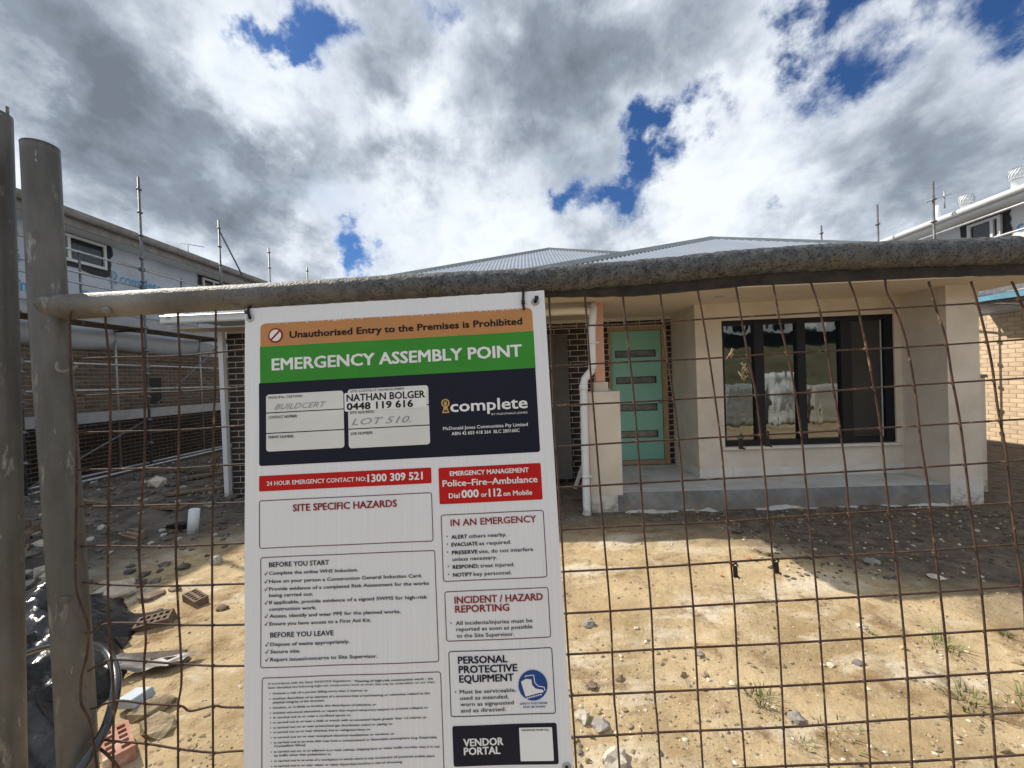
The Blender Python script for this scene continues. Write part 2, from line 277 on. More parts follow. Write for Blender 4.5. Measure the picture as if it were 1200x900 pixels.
def brick_mesh(kind, L, ax, m):
    """one brick lying along axis ax ('x' or 'y'), its outer face at 0, bedded 50 mm into the wall, edges slightly bevelled"""
    k = (kind, round(L, 3), ax)
    if k in _bm: return _bm[k]
    b = B(); e = .003; d = .05; h = BH
    sg = {'x': lambda u, w, z: (u, w, z), 'y': lambda u, w, z: (w, u, z), 'Y': lambda u, w, z: (-w, u, z)}[ax]
    outer = [(0, 0), (L, 0), (L, h), (0, h)]; inner = [(e, e), (L-e, e), (L-e, h-e), (e, h-e)]
    vs = [sg(u, d, z) for u, z in outer]+[sg(u, e, z) for u, z in outer]+[sg(u, 0, z) for u, z in inner]
    fs = [(i, (i+1) % 4, 4+(i+1) % 4, 4+i) for i in range(4)]+[(4+i, 4+(i+1) % 4, 8+(i+1) % 4, 8+i) for i in range(4)]+[(8, 9, 10, 11)]
    b.add(vs, fs); _bm[k] = b.mesh('brick', m); return _bm[k]
def bricks(part, kind, m, ax, u0, u1, face, z0, z1, holes=(), parts=None, cap=290):
    """lay stretcher bond over the rectangle; bricks inside `parts` (u0,u1,z0,z1) become separate objects, the others one joined part"""
    org = ORG[part.name]; cnt = 0; rest = B(); row = 0; z = z0
    while z+BH <= z1+.02:
        u = u0-(.12 if row % 2 else 0)
        while u < u1-.01:
            a, b2 = max(u, u0), min(u+BL, u1)
            segs = [(a, b2)]
            for hu0, hu1, hz0, hz1 in holes:
                if z+BH > hz0+.01 and z < hz1-.01:
                    ns = []
                    for p, q in segs:
                        if q <= hu0 or p >= hu1: ns.append((p, q)); continue
                        if p < hu0: ns.append((p, hu0))
                        if q > hu1: ns.append((hu1, q))
                    segs = ns
            for p, q in segs:
                if q-p < .03: continue
                L = round(q-p, 2); du = random.uniform(-.001, .001)
                pr = {'x': (p, face+du, z), 'y': (face+du, p, z), 'Y': (face+du, p, z)}[ax]
                isp = parts is None or (parts[0] <= (p+q)/2 <= parts[1] and parts[2] <= z <= parts[3])
                if isp and cnt < cap:
                    o = bpy.data.objects.new('brick', brick_mesh(kind, L, ax, m)); COL.objects.link(o); o.parent = part; o.location = Vector(pr)-org; cnt += 1
                else:
                    me = brick_mesh(kind, L, ax, m); rest.add([v.co+Vector(pr) for v in me.vertices], [tuple(f.vertices) for f in me.polygons])
            u += BL+BP
        z += CO; row += 1
    if rest.v: rest.build('brick_courses', m, part, kind='stuff')
def corr(A, Bp, C, Dp, amp=.009, per=.076, off=.0):
    """corrugated sheet over the roof slope A-B (eave) up to D-C (ridge); flutes run up the slope"""
    A, Bp, C, Dp = map(Vector, (A, Bp, C, Dp)); e = (Bp-A); L = e.length; e = e/L
    up = (Dp-A)-e*((Dp-A).dot(e)); 
    if up.length < .01: up = (C-Bp)-e*((C-Bp).dot(e))
    H_ = up.length; up = up/H_; n = e.cross(up).normalized(); b = B(); uD = (Dp-A).dot(e); uC = (C-A).dot(e)
    N = int(L/per*4); vs = []
    for i in range(N+1):
        u = L*i/N; t = 1.0
        if u < uD: t = min(t, u/uD)
        if u > uC: t = min(t, (L-u)/(L-uC))
        h = amp*(1+math.sin(2*math.pi*u/per)); vs += [A+e*u+n*(h+off), A+e*u+up*(H_*max(t, .0))+n*(h+off)]
    return b.add(vs, [(2*i, 2*i+2, 2*i+3, 2*i+1) for i in range(N)], True)
# ---------------------------------------------------------------- lettering (built-in font turned into meshes)
_jobs = []; CAP = .682
def text(s, x, y, h, x1=None, bold=0.0, shear=0, align='L', spacing=1.0):
    """queue a line of lettering: left edge x, baseline y, capital height h, optional right edge x1 (all in the caller's 2-D units)"""
    return (s, x, y, h, x1, bold, shear, align, spacing)
def letters(lines):
    """all lines -> (points 2-D, faces)"""
    V, Fc = [], []; tmp = []
    for s, x, y, h, x1, bold, shear, align, sp in lines:
        c = bpy.data.curves.new('lettering', 'FONT'); c.body = s; c.size = 1; c.resolution_u = 2; c.shear = shear; c.space_character = sp
        o = bpy.data.objects.new('lettering', c); COL.objects.link(o); tmp.append(o)
    bpy.context.view_layer.update(); dg = bpy.context.evaluated_depsgraph_get()
    for o, (s, x, y, h, x1, bold, shear, align, sp) in zip(tmp, lines):
        me = bpy.data.meshes.new_from_object(o.evaluated_get(dg)); sy = h/CAP
        if not me.vertices: continue
        xs = [v.co.x for v in me.vertices]; a, b = min(xs), max(xs); sx = sy if x1 is None else (x1-x)/(b-a)
        ox = x-a*sx if align == 'L' else x-(a+b)/2*sx
        q = bold*sy*.9; sh = [(0, 0)] if bold < .004 else [(-q, -q*.6), (q, -q*.6), (-q, q*.6), (q, q*.6)]      # heavier strokes: the same glyph laid four times, each a hair above the last
        for n_, (dx, dy) in enumerate(sh):
            k = len(V); V += [(ox+v.co.x*sx+dx, y+v.co.y*sy+dy, n_*.00003) for v in me.vertices]; Fc += [tuple(i+k for i in p.vertices) for p in me.polygons]
        bpy.data.meshes.remove(me)
    for o in tmp:
        c = o.data; bpy.data.objects.remove(o); bpy.data.curves.remove(c)
    return V, Fc
# ================================================================= GROUND
def fbm(x, y, o=4, s=1.0):
    return noise.fractal(Vector((x*s, y*s, 3.3)), .9, 2.1, o)
def gz(x, y):
    near = max(0, min(1, (14-math.hypot(x, y-3))/6))
    z = .018*fbm(x, y, 3, .8)+.016*fbm(x+9, y, 5, 3.1)+.007*abs(fbm(x, y+5, 3, 11))
    # the rough heaps towards the left-hand house
    l = max(0, min(1, (-x-2.9)/1.6))*max(0, min(1, (y-2.6)/1.2))
    z += l*(.05*fbm(x, y, 4, 1.3)+.045*abs(fbm(x+3, y, 4, 3.2)))
    z += .10*math.exp(-((x+4.6)**2/.5+(y-3.6)**2/.25))
    # tyre rut and low ridge along the shadow edge
    z += .012*math.sin((y*.8+x*.35)*5+fbm(x, y, 2, 1)*2)*max(0, 1-abs(y-2.6)/1.6)
    z -= .05*max(0, min(1, (y-5)/2))*0
    return z*near-.02*(1-near)
def axis(a, b, st, far, g=1.22):
    xs = [a+(b-a)*i/int((b-a)/st) for i in range(int((b-a)/st)+1)]; d = st; x = b
    while x < far: d *= g; x += d; xs.append(x)
    d = st; x = a
    while x > -far: d *= g; x -= d; xs.insert(0, x)
    return xs
XS = axis(-4.8, 3.6, .024, 900); YS = axis(1.45, 4.9, .02, 900)
def bank(x, y):
    """grassy bank rising on the far side of the street, behind the camera"""
    return 0 if y > -12 else min(3.6, (-12-y)*.36)
gb = B(); gb.add([(x, y, gz(x, y)+bank(x, y)) for y in YS for x in XS], [(j*len(XS)+i, j*len(XS)+i+1, (j+1)*len(XS)+i+1, (j+1)*len(XS)+i) for j in range(len(YS)-1) for i in range(len(XS)-1)], True)
gm = bpy.data.materials.new('sandy_ground'); gm.use_nodes = True; t = gm.node_tree; n = t.nodes; bs = n['Principled BSDF']
tcn = n.new('ShaderNodeTexCoord')
def gn(scale, detail=8, rough=.62, dist=0, stretch=None):
    q = n.new('ShaderNodeTexNoise'); q.inputs['Scale'].default_value = scale; q.inputs['Detail'].default_value = detail; q.inputs['Roughness'].default_value = rough; q.inputs['Distortion'].default_value = dist
    if stretch:
        mp = n.new('ShaderNodeMapping'); mp.inputs['Scale'].default_value = stretch; mp.inputs['Rotation'].default_value = (0, 0, .25); t.links.new(tcn.outputs['Object'], mp.inputs[0]); t.links.new(mp.outputs[0], q.inputs[0])
    else: t.links.new(tcn.outputs['Object'], q.inputs[0])
    return q.outputs[0]
def gramp(src, a, b_, c0, c1):
    r = n.new('ShaderNodeValToRGB'); t.links.new(src, r.inputs[0]); r.color_ramp.elements[0].position = a; r.color_ramp.elements[0].color = (*c0, 1); r.color_ramp.elements[1].position = b_; r.color_ramp.elements[1].color = (*c1, 1); return r.outputs[0]
def gmix(f, a, b_):
    q = n.new('ShaderNodeMix'); q.data_type = 'RGBA'; t.links.new(f, q.inputs['Factor'])
    for s_, v in (('A', a), ('B', b_)):
        if isinstance(v, tuple): q.inputs[s_].default_value = (*v, 1)
        else: t.links.new(v, q.inputs[s_])
    return q.outputs['Result']
def gmap(src, a, b_):
    q = n.new('ShaderNodeMapRange'); t.links.new(src, q.inputs[0]); q.inputs[1].default_value = a; q.inputs[2].default_value = b_; return q.outputs[0]
c = gramp(gn(1.4, 9), .36, .64, (.34, .245, .13), (.56, .43, .26))
c = gmix(gmap(gn(1.1, 9, .66, .4, (1, 2.2, 1)), .52, .62), c, (.60, .515, .385))          # pale dried clay
c = gmix(gmap(gn(2.6, 8, .72), .53, .66), c, (.22, .14, .07))                          # damp brown patches
c = gmix(gmap(gn(16, 6, .7), .58, .68), c, (.23, .165, .10))                            # crumbs
c = gmix(gmap(gn(27, 5, .7), .62, .70), c, (.60, .54, .44))                             # pale grit
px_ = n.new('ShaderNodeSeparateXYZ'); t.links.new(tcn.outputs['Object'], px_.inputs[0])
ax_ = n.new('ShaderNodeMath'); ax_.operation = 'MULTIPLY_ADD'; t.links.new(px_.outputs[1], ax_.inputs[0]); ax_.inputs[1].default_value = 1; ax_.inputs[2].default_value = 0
# darker ground towards the houses, with the roof shadow painted into the colour
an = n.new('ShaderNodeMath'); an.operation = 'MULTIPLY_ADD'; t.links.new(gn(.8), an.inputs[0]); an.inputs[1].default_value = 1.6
rx = n.new('ShaderNodeMapRange'); t.links.new(px_.outputs[0], rx.inputs[0]); rx.inputs[1].default_value = 1.9; rx.inputs[2].default_value = 3.0; rx.inputs[4].default_value = 1.5  # mask reaches further forward at the right, following the roof shadow
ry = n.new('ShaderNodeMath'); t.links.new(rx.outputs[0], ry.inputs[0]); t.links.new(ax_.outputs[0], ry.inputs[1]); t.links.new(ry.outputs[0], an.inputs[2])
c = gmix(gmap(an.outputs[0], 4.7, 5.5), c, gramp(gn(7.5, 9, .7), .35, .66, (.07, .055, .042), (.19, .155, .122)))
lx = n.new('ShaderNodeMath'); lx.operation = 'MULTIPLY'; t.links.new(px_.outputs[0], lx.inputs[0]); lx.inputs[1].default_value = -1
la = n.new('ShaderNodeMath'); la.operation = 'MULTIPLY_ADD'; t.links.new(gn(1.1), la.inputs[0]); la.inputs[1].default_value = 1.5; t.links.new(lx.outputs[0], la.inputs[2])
c = gmix(gmap(la.outputs[0], 3.9, 5.0), c, gramp(gn(2.3), .35, .66, (.055, .048, .041), (.17, .153, .13)))  # left ground likewise: the neighbour's shade put into a darker soil colour
ny = n.new('ShaderNodeMath'); ny.operation = 'MULTIPLY'; t.links.new(px_.outputs[1], ny.inputs[0]); ny.inputs[1].default_value = -1
c = gmix(gmap(ny.outputs[0], 11.5, 12.5), c, gramp(gn(.5), .35, .66, (.09, .085, .045), (.165, .15, .09)))
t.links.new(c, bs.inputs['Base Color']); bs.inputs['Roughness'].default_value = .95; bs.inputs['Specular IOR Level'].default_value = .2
bp = n.new('ShaderNodeBump'); bp.inputs['Strength'].default_value = .75; bp.inputs['Distance'].default_value = .03; t.links.new(gn(14, 9, .72), bp.inputs['Height'])
bp2 = n.new('ShaderNodeBump'); bp2.inputs['Strength'].default_value = .5; bp2.inputs['Distance'].default_value = .01; t.links.new(gn(70, 5, .7), bp2.inputs['Height']); t.links.new(bp.outputs[0], bp2.inputs['Normal']); t.links.new(bp2.outputs[0], bs.inputs['Normal'])
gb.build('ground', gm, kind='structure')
sb = B(); sb.box(-200, 200, -11.2, -4.6, -.3, .05); sb.build('street', M['asphalt'], kind='structure')
sb = B(); sb.box(-200, 200, -4.6, -4.45, -.3, .16); sb.box(-200, 200, -11.35, -11.2, -.3, .16); sb.build('kerb', M['conc'], kind='structure')

# ================================================================= THE HOUSE
YW, YD, YS, XL, XR, XC, ZF, ZC = 5.497, 6.406, 4.917, 2.20, 4.80, 5.157, .23, 2.517
hs = thing('new_house', 'single storey house with mint front door and cream porch behind the fence', 'house', (1, 6, 0))
b = B()
b.box(XL, 2.541, YW, YW+.2, ZF, ZC+.3); b.box(4.718, XR, YW, YW+.2, ZF, ZC+.3); b.box(2.541, 4.718, YW, YW+.2, 2.293, ZC+.3); b.box(2.541, 4.718, YW, YW+.2, ZF, .632)
b.build('front_wall', M['render'], hs)
b = B(); b.box(XL-.003, XR-.002, YW-.004, YW, ZF, .352); b.box(XL-.004, XL, YW-.004, YD-.004, ZF, .352); b.build('base_course', M['base'], hs)
b = B(); b.box(XL, XL+.2, YW+.2, YD, ZF, ZC+.3); b.build('recess_wall', M['render'], hs)
b = B(); b.box(XR, XC, YS, YW+.2, -.12, ZC+.3); b.build('porch_column', M['render'], hs)
b = B(); b.box(XR-.003, XC+.003, YS-.003, YS, -.12, .30); b.build('column_base', M['base'], hs)
b = B(); b.box(XC, 5.72, 5.40, 5.62, -.12, 1.43); b.build('side_pier', M['render'], hs)
b = B(); b.box(XC+.003, 5.735, 5.385, 5.635, 1.43, 1.47); b.build('pier_capping', M['ridge'], hs)
b = B(); b.box(XC-.2, XC-.004, YW+.2, 15, -.12, ZC+.25); b.build('side_wall', M['render'], hs)
# porch slab and the pier with its post
def rough_box(b, x0, x1, y0, y1, z0, z1, n=26):
    pass
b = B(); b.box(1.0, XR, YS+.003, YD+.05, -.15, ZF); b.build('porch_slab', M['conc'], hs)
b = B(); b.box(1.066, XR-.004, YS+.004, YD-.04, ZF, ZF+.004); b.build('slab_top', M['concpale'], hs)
b = B(); vs = []                                     # spilled concrete along the foot of the slab
for i in range(150):
    x = 1.066+3.73*i/149; hh = max(-.05, .005+.06*noise.noise(Vector((x*1.9, 4, 0)))+.03*noise.noise(Vector((x*9, 1, 0)))); dd = .03+.12*max(0, noise.noise(Vector((x*1.7, 8, 0)))+.3)
    vs += [(x, YS-.001, hh), (x, YS-.4*dd, hh*.75+.004*noise.noise(Vector((x*40, 0, 0)))), (x, YS-dd, -.045)]
b.add(vs, [(i*3+k, (i+1)*3+k, (i+1)*3+k+1, i*3+k+1) for i in range(149) for k in range(2)], True)
b.build('spilled_concrete', M['concpale'], hs)
b = B(); b.box(.685, 1.064, YS, YS+.38, .20, 1.439); b.build('porch_pier', M['render'], hs)
b = B(); b.box(.690, 1.059, YS+.004, YS+.376, -.12, .20); b.build('pier_base', M['base'], hs)
b = B(); b.box(.803, .919, YS+.10, YS+.215, 1.555, ZC); po = b.build('porch_post', M['pink'], hs); bevel(po)
b = B(); b.box(.778, .946, YS+.07, YS+.245, 1.439, 1.553); bevel(b.build('post_collar', M['render'], hs))
b = B(); b.box(.79, .932, YS+.09, YS+.225, 1.4395, 1.449); b.box(.948, .985, YS+.12, YS+.15, 1.439, 1.47); b.build('post_bolt', M['steel'], hs)
# ceiling and roofs
b = B(); b.box(-.55, 5.7, 4.5, YD, ZC, ZC+.012); b.box(-5.0, -.55, 5.53, 5.95, 2.50, 2.512); b.build('porch_ceiling', M['ceil'], hs)
b = B(); b.box(2.24, 2.33, 5.55-.6, 5.01, ZC-.004, ZC-.001); b.build('downlight', M['steel'], hs)
def gutter(x0, y0, x1, y1, z, m, root, w=.11, h=.11):
    b = B(); d = Vector((x1-x0, y1-y0, 0)); L = d.length; d /= L; nn = Vector((d.y, -d.x, 0))
    pr = [(0, 0), (w, 0), (w+.008, .02), (w, .05), (w, h-.02), (w+.012, h-.01), (w, h), (w-.012, h), (w-.012, .012), (.01, .012), (.01, h), (0, h)]
    vs = [Vector((x0, y0, z))+nn*p+Vector((0, 0, q)) for p, q in pr]+[Vector((x0, y0, z))+d*L+nn*p+Vector((0, 0, q)) for p, q in pr]; k = len(pr)
    b.add(vs, [(i, (i+1) % k, k+(i+1) % k, k+i) for i in range(k)]+[tuple(range(k))[::-1], tuple(range(k, 2*k))]); return b.build('gutter', m, root)
gutter(-.6, 4.50, 5.75, 4.50, 2.58, M['gutter'], hs); gutter(-5.05, 5.55, -.6, 5.55, 2.57, M['gutter'], hs)
gutter(5.70, 4.46, 5.70, 15, 2.585, M['gutter'], hs)
def hip(front, apex, back, name='roof_sheet'):
    pass
R2 = dict(l=(-.6, 4.45, 2.70), r=(5.75, 4.45, 2.70), a=(3.55, 8.02, 4.175), bk=(3.55, 14.0, 4.175))
R1 = dict(l=(-5.05, 5.50, 2.68), r=(6.35, 5.50, 2.68), a=(.656, 11.3, 5.16))
corr(R2['l'], R2['r'], R2['a'], R2['a']).build('roof_sheet', M['roof'], hs)
corr((-.6, 14, 2.70), R2['l'], R2['a'], R2['bk']).build('roof_sheet', M['roof'], hs)
corr(R2['r'], (5.75, 14, 2.70), R2['bk'], R2['a']).build('roof_sheet', M['roof'], hs)
corr(R1['l'], R1['r'], R1['a'], R1['a']).build('roof_sheet', M['roof'], hs)
corr((-5.05, 17.1, 2.68), R1['l'], R1['a'], R1['a']).build('roof_sheet', M['roof'], hs)
corr(R1['r'], (6.35, 17.1, 2.68), R1['a'], R1['a']).build('roof_sheet', M['roof'], hs)
def cap(a, c, w=.16, up=.045):
    a, c = Vector(a), Vector(c); d = (c-a).normalized(); s = d.cross(Vector((0, 0, 1))).normalized(); u = Vector((0, 0, up)); b = B(); dn = Vector((0, 0, -.075))
    b.add([a+u-s*w+dn, a+u-s*.03, a+u+s*.03, a+u+s*w+dn, c+u-s*w+dn, c+u-s*.03, c+u+s*.03, c+u+s*w+dn], [(0, 1, 5, 4), (1, 2, 6, 5), (2, 3, 7, 6)])
    b.add([a+u-s*w+dn, a+u-s*w+dn*1.15, c+u-s*w+dn*1.15, c+u-s*w+dn, a+u+s*w+dn, a+u+s*w+dn*1.15, c+u+s*w+dn*1.15, c+u+s*w+dn], [(0, 1, 2, 3), (4, 5, 6, 7)])
    b.build('ridge_cap', M['ridge'], hs)
cap(R2['l'], R2['a']); cap(R2['r'], R2['a']); cap(R2['a'], R2['bk']); cap(R1['l'], R1['a']); cap(R1['r'], R1['a'])
# door wall: mortar bed with a hole for the door, every brick its own piece
DX0, DX1, DZ = 1.235, 2.125, 2.375
b = B(); b.box(.05, DX0, YD+.006, YD+.12, -.1, ZC+.2); b.box(DX1, XL, YD+.006, YD+.12, -.1, ZC+.2); b.box(DX0, DX1, YD+.006, YD+.12, DZ, ZC+.2); b.box(DX0, DX1, YD+.006, YD+.12, -.1, .235)
dw = b.build('door_wall', M['mortar'], hs)
bricks(dw, 'dk', M['dkbrick'], 'x', .05, XL-.005, YD, -.02, ZC, holes=[(DX0, DX1, .24, DZ)])
b = B(); b.box(DX0, DX0+.045, YD+.004, YD+.11, .30, DZ); b.box(DX1-.075, DX1, YD+.004, YD+.11, .30, DZ); b.box(DX0+.045, DX1-.075, YD+.004, YD+.11, DZ-.06, DZ); b.build('door_frame', M['timber'], hs)
b = B(); b.box(DX0+.0, DX1, YD-.03, YD+.11, .245, .30); b.build('door_sill', M['timber'], hs)
b = B(); dy = YD+.035; slots = [(1.345, 1.965, zc_-.055, zc_+.055) for zc_ in (1.955, 1.545, 1.12, .705)]
zc_ = .305; 
for s_ in sorted(slots, key=lambda q: q[2]):
    b.box(1.285, 2.045, dy, dy+.04, zc_, s_[2]); b.box(1.285, s_[0], dy+.0005, dy+.0395, s_[2], s_[3]); b.box(s_[1], 2.045, dy+.0005, dy+.0395, s_[2], s_[3]); zc_ = s_[3]
b.box(1.285, 2.045, dy, dy+.04, zc_, 2.31); dl = b.build('front_door', M['mint'], hs)
for x0, x1, z0, z1 in slots:
    b = B(); b.box(x0, x1, dy+.018, dy+.024, z0, z1); b.build('glass_strip', M['doorglass'], dl)
    b = B()
    for q in ((x0, x1, z0, z0+.008), (x0, x1, z1-.008, z1), (x0, x0+.008, z0+.008, z1-.008), (x1-.008, x1, z0+.008, z1-.008)): b.box(q[0], q[1], dy-.004, dy+.018, q[2], q[3])
    b.build('strip_bead', M['frame'], dl)
b = B(); b.lathe((2.005, dy, 1.20), [(.0, -.0), (.028, .0), (.028, .012), (.012, .014), (.012, .05), (.0, .05)], 14, 'y'); b.build('door_lock', M['steel'], dl)
# the big window
wz0, wz1 = .632, 2.293; wy = YW+.06
wf = B()
for x0, x1 in ((2.541, 2.575), (2.965, 3.085), (3.512, 3.617), (4.065, 4.195), (4.61, 4.718)): wf.box(x0, x1, wy-.04, wy+.05, wz0, wz1)
for x0, x1 in ((2.575, 2.965), (3.085, 3.512), (3.617, 4.065), (4.195, 4.61)): wf.box(x0, x1, wy-.035, wy+.045, wz0, wz0+.075); wf.box(x0, x1, wy-.035, wy+.045, wz1-.065, wz1)
win = wf.build('window', M['frame'], hs)
for i, (x0, x1) in enumerate(((2.575, 2.965), (3.085, 3.512), (3.617, 4.065), (4.195, 4.61))):
    b = B(); b.box(x0, x1, wy+.002, wy+.008, wz0+.075, wz1-.065); b.build('pane', M['screen' if i == 3 else 'glass'], win)
b = B(); b.box(4.585, 4.597, wy-.012, wy-.001, wz0+.075, wz1-.065); b.build('flyscreen_edge', M['alu'], win)
b = B(); b.box(2.50, 4.76, YW-.045, YW+.001, wz0-.03, wz0-.002); b.build('window_sill', M['base'], hs)
# the bare room behind the glass
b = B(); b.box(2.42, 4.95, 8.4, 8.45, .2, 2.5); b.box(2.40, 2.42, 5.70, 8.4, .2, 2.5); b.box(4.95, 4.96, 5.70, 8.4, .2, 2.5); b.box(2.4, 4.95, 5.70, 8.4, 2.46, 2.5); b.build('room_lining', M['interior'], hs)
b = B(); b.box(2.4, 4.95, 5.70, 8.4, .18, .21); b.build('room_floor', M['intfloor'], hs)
# garage side behind the sign
b = B(); b.box(-4.5, -3.9, 5.956, 6.2, -.15, 2.5); b.box(-.62, .1, 5.956, 6.2, -.15, 2.5); b.box(-3.9, -.62, 5.956, 6.2, 2.25, 2.5); b.box(-4.5, -4.4, 6.2, 16.5, -.15, 2.5); gw = b.build('garage_wall', M['mortar'], hs)
bricks(gw, 'dk', M['dkbrick'], 'x', -4.5, .1, 5.95, -.02, 2.5, holes=[(-3.9, -.62, -.2, 2.25)], parts=(-4.6, -3.9, -1, 3))
b = B(); b.box(.09, .1, 5.97, YD, -.1, 2.5); b.build('return_wall', M['render'], hs)
gd = B(); gd.box(-3.9, -.62, 6.10, 6.13, -.05, 2.25); gdo = gd.build('garage_door', M['alu'], hs)
for k in range(5):
    b = B(); b.box(-3.88, -.64, 6.085, 6.10, -.03+k*.456, -.03+k*.456+.44); b.build('door_panel', M['alu'], gdo)
b = B(); b.box(-4.575, -4.505, 5.86, 5.935, -.05, 2.5); bevel(b.build('corner_downpipe', M['pvc'], hs))
# downpipe in front of the pier
b = B(); r = .045; py = YS-.07
b.tube([(.79, py+.25, 2.56), (.79, py+.05, 2.43), (.775, py, 2.36), (.755, py, 2.2), (.745, py, 1.76), (.735, py, 1.70), (.65, py, 1.60), (.632, py, 1.53), (.625, py, .9), (.62, py, .0), (.60, py-.03, -.07)], r, 14)
dp = b.build('downpipe', M['pvc'], hs)
b = B(); b.tube([(-.55, py+.05, 2.405), (.60, py+.05, 2.41), (.72, py+.05, 2.40), (.775, py+.03, 2.35)], .046, 14); b.build('downpipe_offset', M['cream'], hs)
for z, x in ((2.02, .752), (1.30, .629), (.45, .622)):
    b = B(); b.lathe((x, py, z-.012), [(r+.001, 0), (r+.006, 0), (r+.006, .024), (r+.001, .024)], 14); b.box(x+.04, x+.075, py-.008, py+.07, z-.010, z+.010); b.build('pipe_bracket', M['pvc'], dp)
for z, x in ((1.74, .744), (1.50, .631), (-.0, .619)):
    b = B(); b.lathe((x, py, z-.03), [(r, 0), (r+.007, .002), (r+.007, .06), (r, .062)], 14); b.build('pipe_socket', M['pvc'], dp)
# things stored in the room
def wrapstack(x0, x1, y0, y1, z0, z1, name, label, cat, m, seed, wrinkle=.02):
    bm = bmesh.new(); bmesh.ops.create_cube(bm, size=1); bmesh.ops.subdivide_edges(bm, edges=bm.edges[:], cuts=9, use_grid_fill=True); bb = B()
    vs = []
    for v in bm.verts:
        p = Vector(((x0+x1)/2+v.co.x*(x1-x0), (y0+y1)/2+v.co.y*(y1-y0), z0+(v.co.z+.5)*(z1-z0)))
        d = Vector((v.co.x, v.co.y, v.co.z)).normalized(); p += d*(wrinkle*2*noise.noise(p*5+Vector((seed, 0, 0)))+wrinkle*noise.noise(p*14)); p.z = max(p.z, z0); vs.append(p)
    bb.add(vs, [tuple(v.index for v in f.verts) for f in bm.faces], True); bm.free()
    return bb.build(name, m, None, ((x0+x1)/2, (y0+y1)/2, z0), label=label, cat=cat)
wrapstack(3.15, 3.75, 6.05, 6.6, .21, 1.52, 'wrapped_stack', 'white wrapped stack of materials standing behind the second window pane', 'wrapped stack', M['poly'], 3)
wrapstack(2.48, 3.05, 6.2, 6.9, .21, 1.36, 'wrapped_stack', 'crumpled clear wrapped bundle behind the leftmost window pane', 'wrapped stack', M['dullpoly'], 8, .05)
wrapstack(3.85, 4.6, 6.3, 7.0, .21, 1.30, 'wrapped_stack', 'low white topped stack behind the third window pane', 'wrapped stack', M['paleblock'], 12)
# grey sheet leaning on the brick wall, and what lies at its foot
b = B(); b.obox((.40, YD-.09, 1.18), (.205, 0, 0), (0, .055, 1.10), (0, .008, -.0004)); b.build('leaning_sheet', M['intfloor'], None, (.4, YD-.1, .07), label='tall grey board leaning on the dark brick wall beside the downpipe', cat='board')
b = B(); b.obox((.66, YD-.35, .12), (.03, .0, .0), (.12, .10, .26), (0, .008, -.003)); b.build('timber_offcut', M['paleblock'], None, (.66, YD-.35, -.02), label='pale offcut propped against the brick wall behind the downpipe', cat='offcut')
vs, fs = ico((.76, YD-.3, .02), .11, .08, .05, 5, 2, .2); b = B(); b.add(vs, fs, True); b.build('clay_lump', M['redstone'], None, (.76, YD-.3, 0), label='reddish lump on the dirt behind the white downpipe', cat='rubble')

# ================================================================= LEFT NEIGHBOUR
ln = thing('two_storey_house', 'two storey house on the left with brown brick below and printed white wrap above', 'house', (-9.3, 9, 0))
LX = -9.3
b = B(); b.box(LX-.25, LX-.006, 3.0, 14.2, -.4, 2.62); lw_ = b.build('brick_wall', M['mortar2'], ln)
bricks(lw_, 'br', M['brbrick'], 'Y', 3.0, 14.2, LX, 1.082, 2.62, holes=[(9.60, 10.0, 1.33, 2.03)], parts=(7.6, 12.1, 1.05, 2.65), cap=295)
b = B(); b.box(LX-.22, LX-.0065, 3.01, 14.19, -.39, 1.08); lb_ = b.build('base_courses', M['darkrust'], ln)  # wall below the deck level, bricks and bed darker than above
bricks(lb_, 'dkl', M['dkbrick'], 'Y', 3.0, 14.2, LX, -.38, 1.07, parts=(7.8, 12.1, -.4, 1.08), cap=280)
b = B(); b.box(LX-.004, LX+.004, 9.62, 9.98, 1.35, 2.01); b.build('window', M['frame'], ln)
b = B(); b.box(LX-.2, LX-.02, 2.9, 14.3, 2.62, 5.10); b.build('wrapped_wall', M['wrap'], ln)
# rolled sheet hanging under the upper deck
b = B(); vs = []; NY, NK = 60, 10
for i in range(NY+1):
    y = 4+7.7*i/NY; s_ = 1-.5*max(0, (y-10.8)/1)
    for k in range(NK+1):
        a = math.pi*(k/NK); rr = .27*(s_)+.02*noise.noise(Vector((y*1.5, k*.4, 0)))
        vs.append((LX+.02+rr*math.sin(a)*1.1, y, 2.86+.02*math.sin(y*3)+rr*math.cos(a)))
b.add(vs, [(i*(NK+1)+k, i*(NK+1)+k+1, (i+1)*(NK+1)+k+1, (i+1)*(NK+1)+k) for i in range(NY) for k in range(NK)], True); b.build('hanging_wrap', M['wrap'], ln)
b = B(); b.box(LX, -8.85, 2.9, 14.0, 4.955, 4.97); b.build('soffit', M['cladding'], ln)
b = B(); b.box(-8.85, -8.82, 2.9, 14.0, 4.94, 5.15); b.build('fascia', M['dkgutter'], ln)
gutter(-8.82, 14.0, -8.82, 2.9, 5.09, M['dkgutter'], ln, w=-.12, h=.14) if False else None
b = B(); b.tube([(-8.75, 2.9, 5.15), (-8.75, 14.0, 5.15)], .065, 10); b.box(-8.82, -8.68, 2.9, 14.0, 5.15, 5.235); b.build('gutter', M['dkgutter'], ln)
corr((-8.8, 14.05, 5.20), (-8.8, 2.5, 5.20), (-13.2, 6.5, 6.6), (-13.2, 9.8, 6.6)).build('roof_sheet', M['ridge'], ln)
corr((-17.6, 14.05, 5.20), (-8.8, 14.05, 5.20), (-13.2, 9.8, 6.6), (-13.2, 9.8, 6.6)).build('roof_sheet', M['ridge'], ln)
b = B(); b.box(LX-8, LX-.2, 13.9, 14.1, -.3, 5.0); b.build('end_wall', M['wrap'], ln)
